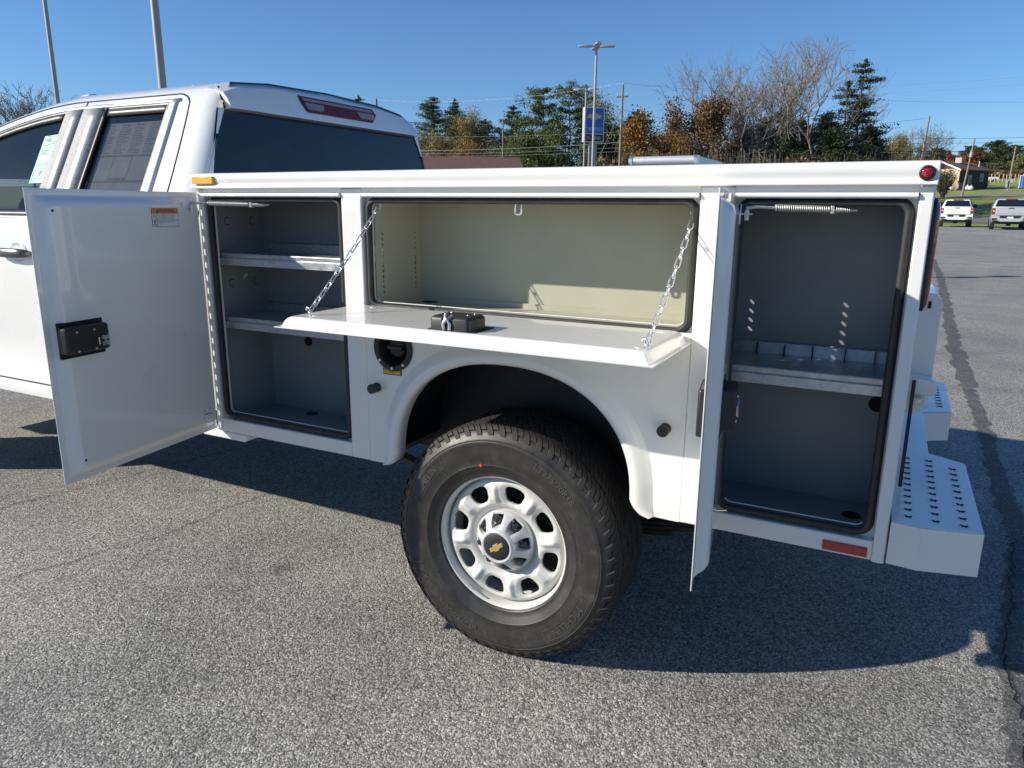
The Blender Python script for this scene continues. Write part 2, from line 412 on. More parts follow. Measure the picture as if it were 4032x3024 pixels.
# ---------------------------------------------------------------- terrain
_TP = [(-2000, 0), (15, 0), (40, .22), (60, .45), (78, .50), (94, .80), (102, 1.25), (118, 3.05), (130, 3.95), (150, 5.15), (220, 9.4), (280, 11.8), (600, 14), (3000, 16)]
def TZ(y):
    for (a, za), (b, zb) in zip(_TP, _TP[1:]):
        if y <= b:
            t = (y-a)/(b-a); return za + (zb-za)*t
    return _TP[-1][1]
def polar(az, d, z=None):
    a = rad(az); x, y = CAM['loc'][0] + d*math.sin(a), CAM['loc'][1] + d*math.cos(a)
    return Vector((x, y, TZ(y) if z is None else z))
def zat(el, d): return CAM['loc'][2] + d*math.tan(rad(el))
def sheet(name, xs, ys, off, mat_, fn=None):
    b = B(); nx = len(xs)
    b.add([(x, y, TZ(y)+off) for y in ys for x in xs], [(j*nx+i, j*nx+i+1, (j+1)*nx+i+1, (j+1)*nx+i) for j in range(len(ys)-1) for i in range(nx-1)])
    return tag(b.build(name, mat_, smooth=60, fix=False), kind='structure')
GY = [-900, -200, -60, -20, 0, 15, 27, 40, 50, 60, 78, 86, 94, 98, 102, 110, 118, 124, 130, 140, 150, 170, 195, 220, 250, 280, 400, 600, 3000]
sheet('ground', [-2500, -600, -200, -60, 0, 60, 200, 600, 2500], GY, -.05, 'grass')
LOT = sheet('asphalt_lot', [-160, -60, -20, -5, 0, 5, 20, 60, 110], [y for y in GY if -60 <= y <= 50] + [57, 61], 0, 'asphalt')
sheet('road', [-900, -100, 0, 100, 900], [78, 86, 94], .0, 'road')
def ribbon(name, pts, wd, off, mat_, parent=None, kind=None, jit=0.0, seed=1):
    rnd = random.Random(seed); b = B(); L = []; R_ = []
    for i, p in enumerate(pts):
        a = Vector(pts[max(0, i-1)]); c = Vector(pts[min(len(pts)-1, i+1)]); t = (c-a).normalized(); nrm = Vector((-t.y, t.x))
        w_ = (wd[i] if isinstance(wd, (list, tuple)) else wd)*.5
        q = Vector(p) + nrm*rnd.uniform(-jit, jit)
        l = q + nrm*w_*(1+rnd.uniform(-.35, .35)*(jit > 0)); r = q - nrm*w_*(1+rnd.uniform(-.35, .35)*(jit > 0))
        L.append((l.x, l.y, TZ(l.y)+off)); R_.append((r.x, r.y, TZ(r.y)+off))
    n = len(pts); b.add(L+R_, [(i, i+1, n+i+1, n+i) for i in range(n-1)])
    return tag(b.build(name, mat_, parent, smooth=0, fix=False), kind=kind)
ribbon('driveway', [(3, 122), (8, 124.5), (13, 128), (19, 133), (27, 138), (42, 142), (70, 144)], [5, 5, 5, 6, 8, 10, 12], .03, 'gravel', kind='structure')
def wander(pts, step, jit, seed):
    rnd = random.Random(seed); out = []
    for (x0, y0), (x1, y1) in zip(pts, pts[1:]):
        n = max(1, int(math.hypot(x1-x0, y1-y0)/step))
        for i in range(n):
            t = i/n; out.append((x0+(x1-x0)*t + rnd.uniform(-jit, jit), y0+(y1-y0)*t + rnd.uniform(-jit, jit)))
    return out + [pts[-1]]
# crack seals and fine cracks in the lot
ribbon('tar_seal', wander([(1.34, 5.4), (1.34, 4.3), (1.32, 3.2), (1.30, 1.9)], .06, .006, 3), .10, .004, 'tar', LOT, jit=.004, seed=4)
ribbon('tar_seal', wander([(1.34, 5.4), (1.37, 8.2), (1.5, 12), (1.64, 17.6), (1.7, 24)], .15, .012, 5), .15, .004, 'tar', LOT, jit=.006, seed=6)
ribbon('tar_seal', wander([(1.30, 1.9), (1.19, 1.05), (1.135, .72), (1.14, .44), (1.115, .16), (1.10, -.4)], .03, .005, 15), .085, .004, 'tar', LOT, jit=.004, seed=8)
ribbon('crack', wander([(-2.52, -.75), (-2.48, -.575), (-2.395, -.288), (-2.275, .025), (-2.27, .43), (-2.2, .8)], .04, .014, 7), .010, .004, 'crackline', LOT, jit=.005, seed=9)
ribbon('crack', wander([(-3.3, -.3), (-3.24, 0), (-3.16, .30), (-3.05, .79), (-2.9, 1.3)], .04, .014, 11), .010, .004, 'crackline', LOT, jit=.005, seed=10)
ribbon('crack', wander([(1.29, 1.9), (1.16, .95), (1.125, .66), (1.145, .40), (1.105, .1)], .03, .012, 12), .006, .008, 'void', LOT, jit=.004, seed=13)

# ---------------------------------------------------------------- the service truck (X to its rear, Y across, near side at Y = 0)
TR = thing('service_truck', (-1.6, .97, 0), 'white double cab pickup with utility service body, its side compartments standing open', 'truck')
YC = .97
X0, X1, X2, X3, X3B, X4, XE = -1.80, -1.093, -1.007, .143, .233, .663, .694
ZB, ZS, ZH = .60, .655, 1.551
DEP = .325

# --- outer frame of the body
def posts():
    for a, c in ((X0, -1.772), (X1, X2), (X3, X3B), (X4, XE)):
        B().box(a, c, 0, .045, ZB if a != X4 else ZB-.004, 1.572).build('side_post', 'paint', TR, bevel=.004)
    B().box(-1.772, X1, .0015, .045, ZB, ZS).build('door_sill', 'paint', TR, bevel=.004)
    B().box(X3B, X4, .0015, .045, ZB, ZS).build('door_sill', 'paint', TR, bevel=.004)
    for a, c in ((-1.772, X1), (X2, X3), (X3B, X4)):
        B().box(a, c, .004, .045, 1.556, 1.572).build('header', 'paint', TR)
        # rounded drip bead over each opening
        b = B(); prof = [(.004, 1.557), (-.006, 1.556), (-.010, 1.552), (-.010, 1.547), (-.006, 1.543), (.004, 1.542)]
        b.extr(prof, 0, a+.003, c-.003); b.build('drip_bead', 'paint', TR, smooth=60)
posts()
def rail():
    prof = [(.09, 1.632), (-.008, 1.629), (-.016, 1.625), (-.020, 1.617), (-.0185, 1.600), (-.0155, 1.592), (-.0165, 1.586), (-.0205, 1.580), (-.021, 1.575), (-.019, 1.572), (.045, 1.572), (.09, 1.60)]
    B().extr(prof, 0, X0-.012, XE+.004).build('top_rail', 'paint', TR, smooth=50, bevel=.003)
    # far side rail and body, bed
    b = B(); b.extr([(2*YC-y, z) for y, z in prof], 0, X0-.012, XE+.004); b.build('top_rail', 'paint', TR, smooth=50)
    B().box(X0, XE, 2*YC-DEP-.02, 2*YC, ZB, 1.572).build('far_compartment_box', 'paint', TR, bevel=.004)
    B().box(X0, XE, DEP+.012, 2*YC-DEP-.03, .93, .96).build('bed_floor', 'paint', TR)
    B().box(X0-.01, X0+.02, DEP+.012, 2*YC-DEP-.03, .94, 1.60).build('bulkhead', 'paint', TR, bevel=.004)
    B().box(X0-.005, XE-.002, DEP, DEP+.01, ZB+.01, 1.60).build('bed_side', 'paint', TR)
    B().box(X0-.004, X0+.003, .046, DEP, ZB+.005, 1.571).build('front_end_panel', 'paint', TR)
    B().box(XE-.003, XE+.003, .046, DEP, ZB+.005, 1.571).build('rear_end_panel', 'paint', TR)
rail()

# --- wheel arch panel with its flare
def arch(off=0.0, n=40):
    cx, cz, rx, ry, e = -.44, .62, .433, .403, 2.25
    out = [(-.930-off*.25, .6015), (-.905-off*.6, .607+off*.05), (-.887-off*.85, .622), (-.8765-off*.97, .640)]
    for i in range(n+1):
        t = PI - PI*i/n; c, s_ = math.cos(t), math.sin(t)
        x = cx + (rx+off)*math.copysign(abs(c)**(2/e), c); z = cz + .03 + (ry-.03+off)*abs(s_)**(2/e)
        out.append((x, z))
    out += [(-.0035+off*.97, .640), (.007+off*.85, .622), (.025+off*.6, .607+off*.05), (.050+off*.25, .6015)]
    return out
def arch_panel():
    ap = arch(.03)
    loop = [(X2, ZB)] + [(-.97, ZB)] + ap + [(.11, ZB), (X3, ZB), (X3, 1.172), (X2, 1.172)]
    B().plate([loop, circle(-.889, 1.032, .068, 28)], 1, .001, .012).build('wheel_arch_panel', 'paint', TR, smooth=25)
    b = B(); rings = []
    for off, y in ((.0, .035), (-.004, .0), (-.002, -.015), (.006, -.022), (.018, -.0235), (.032, -.020), (.047, -.010), (.058, -.003), (.066, .0008)):
        rings.append([(x, y, z) for x, z in arch(off)])
    b.loft(rings, closed=False); b.build('wheel_arch_flare', 'paint', TR, smooth=70)
    # inner wheelhouse
    b = B(); path = [(-.96, .602)] + arch(.035)[4:-4] + [(.08, .602)]
    b.loft([[(x, y, z) for x, z in path] for y in (.013, .315)], closed=False)
    b.add([(x, .315, z) for x, z in path], [tuple(range(len(path)))]); b.build('wheelhouse', 'blackmetal', TR, smooth=40)
    # rear and lower returns
    for x in (-.96, .105): pass
arch_panel()
def fuel_filler():
    M = Matrix.Translation((-.889, 0, 1.032))
    b = B(M); b.lathe([(.0805, .0005), (.0805, -.006), (.076, -.0085), (.063, -.0085), (.060, -.004)], 40)
    o = b.build('fuel_filler', 'black', TR, smooth=40)
    b = B(M); b.lathe([(.0605, -.005), (.055, .02), (.045, .05), (0, .052)], 40); b.build('filler_bowl', 'void', o, smooth=40)
    b = B(M); b.lathe([(.036, .05), (.036, .024), (.031, .018), (0, .017)], 28); b.box(-.032, .032, .004, .02, -.007, .007); b.build('fuel_cap', 'rubber', o, bevel=.002)
    for a in (40, 130, 220, 310, 268):
        c = M @ Vector((.070*math.cos(rad(a)), -.0085, .070*math.sin(rad(a))))
        B().cyl(c, c+Vector((0, -.003, 0)), .0055, .0045, 10).build('screw', 'zinc', o)
    b = B(); b.box(-.934, -.857, -.0022, .0005, .937, .9635); lab = b.build('fuel_label', 'ink', TR)
    B().box(-.931, -.860, -.0030, -.0024, .940, .9605).build('label_face', 'yellow', lab)
    b = B(); f = lambda cx, cz: (lambda x, y: (cx+x, -.0034, cz+y))
    letters(b, 'UNLEADED GASOLINE', .0108, f(-.8955, .9545), sx=.72); letters(b, 'ONLY', .0108, f(-.8955, .9455), sx=.8); b.build('label_text', 'ink', lab, smooth=0, fix=False)
    for x, z in ((-.965, .884), (.086, .885)):
        b = B(); b.T = Matrix.Translation((x, 0, z)); b.lathe([(.017, .0), (.017, -.006), (.012, -.010), (.012, -.020), (.0175, -.024), (.0175, -.036), (.015, -.039), (0, -.039)], 24); b.build('rubber_stop', 'black', TR)
fuel_filler()

# --- compartments
def wall_holes(ys, zs, r=.0055): return [circle(y, z, r, 8) for y in ys for z in zs]
def compartments():
    PL, PR = X2+.022, .165            # shared partitions
    zsl = [1.215+.0185*i for i in range(12)]
    t = .004
    # front
    F = B(); F.box(X0+.006, PL, DEP-t, DEP, .635, 1.568); F.box(X0+.006, X0+.010, .046, DEP-t, .635, 1.568)
    F.box(X0+.010, PL, .046, DEP-t, .635, .640); F.box(X0+.010, PL, .046, DEP-t, 1.562, 1.568); f = F.build('front_compartment', 'liner_shaded', TR, smooth=0)
    P = B(); P.plate([[(.046, .64), (DEP-t, .64), (DEP-t, 1.562), (.046, 1.562)]] + wall_holes((.085, .285), zsl), 0, PL-.003, PL); P.build('partition', 'liner', TR, smooth=0)
    # middle (above the wheel)
    Mi = B(); Mi.box(PL, PR, DEP-t, DEP, 1.130, 1.568); Mi.box(PL, PR, .046, DEP-t, 1.155, 1.160); Mi.box(PL, PR, .046, DEP-t, 1.562, 1.568)
    Mi.box(PL, PR, DEP-t-.012, DEP-t, 1.160, 1.178)
    m = Mi.build('middle_compartment', 'liner', TR, smooth=0)
    zsr = [1.20+.028*i for i in range(11)]
    P = B(); P.plate([[(.046, .64), (DEP-t, .64), (DEP-t, 1.562), (.046, 1.562)]] + wall_holes((.085, .265), zsr, .006), 0, PR, PR+.003); P.build('partition', 'liner', TR, smooth=0)
    # rear
    Rr = B(); Rr.box(PR, XE-.004, DEP-t, DEP, .635, 1.568); Rr.box(XE-.010, XE-.006, .046, DEP-t, .635, 1.568)
    Rr.box(PR+.003, XE-.01, .046, DEP-t, .635, .640); Rr.box(PR+.003, XE-.01, .046, DEP-t, 1.562, 1.568); r = Rr.build('rear_compartment', 'liner_shaded', TR, smooth=0)
    # drain plugs and wiring holes
    for par, c, d, rr in ((f, (-1.575, DEP-t-.0005, .945), (0, -.002, 0), .021), (f, (-1.53, .27, .6405), (0, 0, .002), .026), (m, (-.93, .30, 1.1605), (0, 0, .002), .030), (r, (.60, .20, .6405), (0, 0, .002), .026), (r, (.632, DEP-t-.0005, .955), (0, -.002, 0), .024)):
        B().cyl(c, Vector(c)+Vector(d), rr, n=24).build('plug', 'void', par)
    # keyhole tabs in front compartment left wall
    for y, z in ((.12, 1.45), (.25, 1.45), (.12, 1.20), (.25, 1.20)):
        b = B(); x = X0+.0105
        b.tube([(x, y+.014, z+.014), (x, y, z+.014), (x, y-.006, z+.008), (x, y-.006, z-.010), (x, y, z-.014), (x, y+.014, z-.014)], .0015, 5); b.build('punched_tab', 'void', f)
    b = B(); b.obox((X0+.0108, .20, 1.225), (0, .010, .007), (.0004, 0, 0), (0, -.004, .006)); b.build('sticker', 'labelwhite', f, smooth=0)
    # recessed flange and bulb seal of each opening
    for (a, c, z0, z1, rr, name) in ((-1.772, X1, ZS, 1.553, .028, 'front'), (X2, X3, 1.160, 1.553, .034, 'middle'), (X3B, X4, ZS, 1.553, .03, 'rear')):
        ins = .016
        hole = rrect(a+ins, c-ins, z0+ins*.9, z1-ins*1.2, rr)
        B().plate([[(a, z0), (c, z0), (c, z1), (a, z1)], hole], 1, .030, .0455).build('opening_flange', 'paint', TR, smooth=0)
        ring = [(x, .026, z) for x, z in rrect(a+ins*.8, c-ins*.8, z0+ins*.72, z1-ins*1.0, rr+.003, 8)]
        ring2 = [(x, .016, z) for x, z in rrect(a+ins*1.05, c-ins*1.05, z0+ins*.95, z1-ins*1.3, rr, 8)]
        b = B(); b.tube(ring, .0100, 8, True); b.tube(ring2, .0092, 8, True); sl_ = b.build('door_seal', 'seal', TR, smooth=80)
        # bright pinch edge inside the seal
        e = [(x, .034, z) for x, z in rrect(a+ins*1.75, c-ins*1.75, z0+ins*1.65, z1-ins*1.3, rr-.008, 8)][21:33]
        b = B(); b.tube(e, .0022, 5); b.build('pinch_edge', 'paint', TR, smooth=80)
    # strike loop in the middle opening
    b = B(); b.box(-.450, -.395, .026, .05, 1.534, 1.537); o = b.build('strike_loop', 'zinc', TR)
    b = B(); b.tube([(x, .030, z) for x, z in rrect(-.433, -.411, 1.492, 1.536, .008, 4)], .0036, 8, True); b.build('loop', 'zinc', o)
compartments()
def shelf(x0, x1, z, div=(), y0=.055, hl=.040):
    y1 = DEP-.012
    s_ = B(); s_.box(x0, x1, y0+.004, y1, z-.003, z-.0005)
    o = s_.build('shelf', 'galv', TR)
    pr = [(y0+.006, z+.004), (y0, z+.006), (y0-.002, z+.003), (y0, z-.010), (y0-.006, z-.014), (y0-.006, z-hl), (y0+.006, z-hl-.002), (y0+.006, z-hl), (y0-.002, z-hl+.002), (y0-.002, z-.016), (y0+.004, z-.012), (y0+.003, z+.002)]
    B().extr(pr, 0, x0, x1).build('shelf_lip', 'galv', o, smooth=30)
    B().extr([(y1-.004, z-.003), (y1, z-.003), (y1, z+.036), (y1-.006, z+.039), (y1-.010, z+.036), (y1-.004, z+.034)], 0, x0, x1).build('shelf_back', 'galv', o, smooth=30)
    for x in div:
        B().box(x-.0012, x+.0012, y1-.030, y1-.006, z, z+.033).build('divider', 'blackmetal', o)
    for x in (x0+.002, x1-.006):
        B().box(x, x+.004, y0+.01, y1-.01, z-.035, z-.004).build('shelf_bracket', 'galv', o)
    return o
shelf(X0+.012, X2+.015, 1.322); shelf(X0+.012, X2+.015, 1.068); shelf(.175, .655, 1.080, (.28, .36, .44, .53, .61))
for x in (.672,):     # zigzag shelf standards of the rear compartment
    for y in (.075, .30):
        b = B(); pts = []
        for i in range(15):
            z = .84 + .045*i; pts += [(x, y, z), (x-.012, y, z+.010), (x, y, z+.020)]
        b.tube(pts, .0022, 5); b.box(x+.003, x+.006, y-.012, y+.012, .82, 1.52); b.build('shelf_standard', 'galv', TR)

# --- doors: pressed pan on a flat skin; local x from the hinge, y inward, z up
S_PROF = [(.020, .0035), (.024, .006), (.029, .013), (.033, .022), (.038, .029), (.045, .034), (.054, .0365)]
def pan_rings(x0, x1, z0, z1, hingeside=.3):
    rings = []
    for ins, d in S_PROF:
        h = ins*hingeside
        rings.append([(x, d, z) for x, z in rrect(x0+h, x1-ins, z0+ins, z1-ins, .004 + max(0, .02-abs(ins-.04)), 4)])
    return rings
def door_panel(name, Wd, z0, z1, M, mat_='paint', hingeside=.5):
    b = B(M); b.box(.0145, Wd, 0, .0030, z0, z1)
    d = b.build(name, mat_, TR, bevel=.0008, seg=1)
    b = B(M); rr = pan_rings(.015, Wd, z0, z1, .35); b.loft(rr); n = len(rr[-1]); b.add(rr[-1], [tuple(range(n))])
    p = b.build('door_pan', mat_, d, smooth=50)
    return d
def hinge(d, M, z0, z1, mat_='paint'):
    """piano hinge: pin, knuckles and a slotted leaf"""
    b = B(M); sl = []; z = z0+.012
    while z < z1-.03:
        sl.append([(.0015, z), (.0075, z), (.0075, z+.024), (.0015, z+.024)]); z += .0505
    b.plate([[(-.002, z0), (.0142, z0), (.0142, z1), (-.002, z1)]] + sl, 1, .0, .0025)
    b.build('piano_hinge', mat_, d, smooth=0)
def door_frame(hx, hy, ang):
    """maps local (x from hinge, y inward face, z) to world for a door swung open by ang degrees"""
    a = rad(ang); ux = Vector((math.cos(a), -math.sin(a), 0)); uy = Vector((math.sin(a), math.cos(a), 0))
    return Matrix(((ux.x, uy.x, 0, hx), (ux.y, uy.y, 0, hy), (0, 0, 1, 0), (0, 0, 0, 1)))
def latch(d, M, x0, x1, z0, z1, y=.0365):
    b = B(M); b.box(x0, x1, y-.012, y+.0012, z0, z1); o = b.build('latch_pocket', 'void', d)
    b = B(M); xm = x0+.024
    rings = [[(x, yy, z) for x, z in rrect(x0+.004+i_, x1+.004-i_, z0+.016+i_, z1-.014-i_, .008, 4)] for i_, yy in ((0, y-.005), (0, y+.026), (.002, y+.031), (.006, y+.0335))]
    b.loft(rings); b.add(rings[-1], [tuple(range(len(rings[-1])))]); b.build('latch_housing', 'black', d, smooth=50)
    zc = (z0+z1)/2-.012
    b = B(M)
    for dz, sgn in ((.010, 1), (-.010, -1)):
        b.add([(xm+u, y+.0345+k, zc+dz+v*sgn) for k in (0, .0035) for u, v in ((-.016, -.006), (.004, -.010), (.016, -.002), (.010, .008), (-.002, .004), (-.012, .012))],
              [(0, 1, 2, 3, 4, 5), (6, 7, 8, 9, 10, 11)] + [(i, (i+1) % 6, 6+(i+1) % 6, 6+i) for i in range(6)])
    b.cyl((xm+.022, y+.033, zc-.012), (xm+.022, y+.033, zc+.012), .003); b.build('rotary_catch', 'zinc', d, smooth=30)
    for u, v in ((.06, .028), (.125, .028), (.06, -.034), (.125, -.034)):
        if x0+u < x1-.01:
            B(M).cyl((x0+u, y+.033, zc+.012+v), (x0+u, y+.0362, zc+.012+v), .0045, .003, 10).build('screw', 'zinc', d)
def spring_rod(M, xa, x1, z, ya=-.012, y2=.030):
    """check rod from the door bracket into the body, coil spring on it"""
    p0 = M @ Vector((.080, .052, z)); A = Vector((xa, ya, z+.001)); C = Vector((x1, y2, z-.003))
    d_ = (C-A).normalized()
    b = B(); b.tube([p0+Vector((0, 0, -.012)), p0, p0.lerp(A, .35)+Vector((0, 0, .002)), A, C+d_*.01], .0042, 8); o = b.build('check_rod', 'spring', TR, smooth=60)
    def coil(t0, t1, turns, R_):
        pts = []
        u = d_.orthogonal().normalized(); w_ = d_.cross(u); n = int(turns*10)
        for i in range(n+1):
            q = A.lerp(C, t0+(t1-t0)*i/n); a = 2*PI*i/10; pts.append(q + R_*(math.cos(a)*u + math.sin(a)*w_))
        return pts
    b = B(); b.tube(coil(.03, .72, 25, .0078), .0020, 5); b.build('coil_spring', 'spring', o, smooth=80)
    b = B(); b.tube(coil(.79, .97, 7, .0070), .0019, 5); b.build('coil_spring', 'spring', o, smooth=80)
    q = A.lerp(C, .755); b = B(); b.obox(q, (.005, .001, 0), (0, .008, 0), (0, 0, .011)); b.build('spring_bracket', 'spring', o, bevel=.002)
    # pivot bracket on the door
    b = B(M); b.plate([rrect(.056, .112, z-.040, z+.010, .010)], 1, .0365, .0385); b.box(.066, .10, .0385, .066, z-.016, z-.013); b.cyl((.080, .052, z-.030), (.080, .052, z-.006), .006); o2 = b.build('rod_bracket', 'paint', TR, smooth=30)

# front door, open past square
ZD0, ZD1 = .610, 1.559
MF = door_frame(-1.803, -.006, 82.8)
WF = .700
fd = door_panel('compartment_door', WF, ZD0, ZD1, MF); tag(fd, 'wide front compartment door with warning label, swung open'); hinge(fd, MF, ZD0, ZD1)
latch(fd, MF, .515, .674, 1.030, 1.146)
spring_rod(MF, -1.735, -1.470, 1.518)
for x, z, r in ((.641, 1.492, .0045), (.641, .684, .0045), (.095, .712, .0025), (.062, .714, .0025), (.10, .682, .0025), (.055, .690, .0025)):
    B(MF).cyl((x, .0362, z), (x, .0372, z), r, n=12).build('drill_hole', 'void', fd)
B(MF).box(.060, .098, .0362, .0370, .6945, .6975).build('drain_slot', 'void', fd)
for z in (1.445, .755):
    b = B(MF); b.lathe([(.016, 0), (.016, .0007), (.0148, .0009), (.0146, .0003), (0, .0003)], 24, M=Matrix.Translation((.092, .0365, z))); b.build('plug', 'paint', fd)
def warning_label():
    x0, x1, z0, z1 = .136, .260, 1.435, 1.500        # local x on the door, larger = towards the free edge
    y = .0372
    fl = lambda x, z, yy: (x0+x1-x, yy, z)           # read from the hinge side
    o = B(MF).box(x0, x1, .0363, y, z0, z1).build('warning_label', 'ink', fd)
    def patch(a, c, e, f_, mat_, k=.0004):
        b = B(MF); u0, u1 = x1-(x1-x0)*c, x1-(x1-x0)*a
        b.box(u0, u1, y, y+k, z0+(z1-z0)*e, z0+(z1-z0)*f_); return b.build('label_panel', mat_, fd)
    patch(.012, .988, .73, .985, 'orange'); patch(.012, .165, .365, .71, 'labelwhite'); patch(.185, .988, .365, .71, 'labelwhite')
    patch(.012, .165, .02, .345, 'labelwhite'); patch(.185, .988, .02, .345, 'labelwhite')
    b = B(MF); W_, H_ = x1-x0, z1-z0
    P = lambda u, v, k=.0007: (x1-W_*u, y+k, z0+H_*v)
    letters(b, 'WARNING', .0165, lambda x, yy: (x1-W_*.57-x, y+.0007, z0+H_*.855+yy), sx=.86)
    b.add([P(.17, .77), P(.27, .77), P(.22, .94)], [(0, 1, 2)])
    for k, ln in enumerate(('Do not store flammable materials such as gasoline,', 'solvents or refueling fluids in enclosed compartments', 'of vehicle. Without venting, vapors may ignite and', 'cause an explosion which could result in death or')):
        letters(b, ln, .0049, lambda x, yy, k=k: (x1-W_*.2-x, y+.0007, z0+H_*(.665-.075*k)+yy), 'LEFT', sx=.80)
    for k, ln in enumerate(('Do not allow people to ride in enclosed body of', 'vehicle. Dangerous fumes could result in death or', 'serious injury.')):
        letters(b, ln, .0049, lambda x, yy, k=k: (x1-W_*.2-x, y+.0007, z0+H_*(.30-.075*k)+yy), 'LEFT', sx=.80)
    for a in range(-20, 111, 22):      # burst pictogram
        c, s_ = math.cos(rad(a)), math.sin(rad(a)); w_ = .012
        b.add([P(.06+.02*c, .45+.05*s_), P(.06+.085*c-.01*s_, .45+.2*s_+w_), P(.06+.085*c+.01*s_, .45+.2*s_-w_)], [(0, 1, 2)])
    for sg in (1, -1):                 # skull and crossbones
        b.add([P(.045, .07 if sg > 0 else .13), P(.135, .13 if sg > 0 else .07), P(.135, .155 if sg > 0 else .095), P(.045, .095 if sg > 0 else .155)], [(0, 1, 2, 3)])
    b.add([P(.09+.032*math.cos(a), .25+.065*math.sin(a)) for a in [2*PI*i/14 for i in range(14)]], [tuple(range(14))])
    b.add([P(.075, .17), P(.105, .17), P(.105, .22), P(.075, .22)], [(0, 1, 2, 3)])
    b.build('label_print', 'ink', fd, smooth=0, fix=False)
warning_label()
# rear door, nearly edge-on
MR = door_frame(.218, -.006, 81.5)
WR = .415
rd = door_panel('compartment_door', WR, ZD0+.004, ZD1, MR); tag(rd, 'narrow rear compartment door swung open'); hinge(rd, MR, ZD0, ZD1)
latch(rd, MR, WR-.175, WR-.07, .985, 1.12)
spring_rod(MR, .334, .520, 1.517)
b = B(MR); b.box(WR-.22, WR-.09, -.020, 0, .975, 1.095); b.build('door_handle', 'black', rd, bevel=.006)
# lid over the wheel, dropped level on its chains
ML = Matrix(((1, 0, 0, -1.058), (0, 0, -1, -.004), (0, 1, 0, 1.146), (0, 0, 0, 1)))
WL = .148+1.058
b = B(ML); b.box(0, WL, 0, .003, 0, .380); lid = b.build('lift_lid', 'paint', TR, bevel=.0008, seg=1); tag(lid, 'white drop-down lid hanging level on two chains')
b = B(ML); rings = []
for ins, dd in S_PROF:
    ins *= .68
    rings.append([(x, dd*.9, z) for x, z in rrect(ins, WL-ins, .012, .380-ins, .004+max(0, .02-abs(ins-.04)), 4)])
b.loft(rings); b.add(rings[-1], [tuple(range(len(rings[-1])))]); b.build('door_pan', 'paint', lid, smooth=50)
LZ = 1.146+.0365*.9
def lid_latch():
    x0, x1, y0, y1 = -.512, -.385, -.338, -.238
    B().box(x0-.008, x1+.022, y0, y1+.012, LZ-.006, LZ+.0012).build('latch_pocket', 'void', lid)
    b = B(); rings = [[(x, y, z) for x, y in rrect(x0+i_, x1-i_, y0+i_, y1-i_, .010, 4)] for i_, z in ((0, LZ-.005), (0, LZ+.030), (.003, LZ+.036), (.008, LZ+.039))]
    b.loft(rings); b.add(rings[-1], [tuple(range(len(rings[-1])))]); b.build('latch_housing', 'black', lid, smooth=50)
    b = B()
    for k in (-1, 1): b.tube([(x0+.058+k*.009, y0-.002, LZ+.004), (x0+.058+k*.011, y0-.003, LZ+.020), (x0+.058+k*.002, y0-.003, LZ+.032), (x0+.058+k*.012, y0+.01, LZ+.040)], .005, 6)
    b.build('rotary_catch', 'zinc', lid, smooth=40)
    B().box(x0+.040, x0+.074, y0-.0012, y0+.03, LZ+.001, LZ+.0385).build('latch_slot', 'void', lid)
    for x, y in ((x0+.025, y1-.02), (x1-.025, y1-.02), (x0+.025, y0+.045), (x1-.03, y0+.05)):
        B().cyl((x, y, LZ+.038), (x, y, LZ+.041), .0045, .003, 10).build('screw', 'zinc', lid)
lid_latch()
for x, y in ((-.93, -.05), (.07, -.05), (-.96, -.30), (.09, -.31)):
    B().cyl((x, y, LZ), (x, y, LZ+.0015), .012, n=16).build('plug', 'paint', lid)
def chain(P0, P1, nlinks, pname):
    """row of welded links, every second one turned"""
    P0, P1 = Vector(P0), Vector(P1); d_ = (P1-P0).normalized(); pitch = (P1-P0).length/nlinks
    L, Wd, r = pitch*.5+.0035, .0068, .0020
    lb = B(); lb.tube([(x, y, 0) for x, y in [( (L-Wd)*(1 if math.cos(a) > 0 else -1) + Wd*math.cos(a), Wd*math.sin(a)) for a in [PI/2-1e-3-i*PI/6 for i in range(7)] + [-PI/2-1e-3-i*PI/6 for i in range(7)]]], r, 6, True)
    me = lb.mesh('chain_link', 'zinc', 80)
    hook = B()
    def hookpts(p, s_): return [p+Vector((0, 0, -.012*s_)), p+Vector((.004, 0, 0)), p+Vector((0, 0, .010*s_)), p+Vector((-.010, 0, .012*s_)), p+Vector((-.014, 0, .004*s_))]
    hook.tube(hookpts(P1, 1), .0035, 7)
    root = hook.build(pname, 'zinc', TR, smooth=80)
    hk = B(); hk.tube(hookpts(P0, -1), .0032, 7); hk.build('chain_hook', 'zinc', root, smooth=80)
    u = d_.orthogonal().normalized(); w_ = d_.cross(u)
    for i in range(nlinks):
        c = P0.lerp(P1, (i+.5)/nlinks); c.z -= .010*math.sin(PI*(i+.5)/nlinks)
        a = rad(35) + (PI/2 if i % 2 else 0); s1 = math.cos(a)*u + math.sin(a)*w_; s2 = d_.cross(s1)
        place('chain_link', me, root, M=Matrix(((d_.x, s1.x, s2.x, c.x), (d_.y, s1.y, s2.y, c.y), (d_.z, s1.z, s2.z, c.z), (0, 0, 0, 1))))
chain((-.955, .035, 1.515), (-.985, -.300, LZ+.012), 14, 'support_chain')
chain((.122, .045, 1.510), (.112, -.318, LZ+.012), 14, 'support_chain')

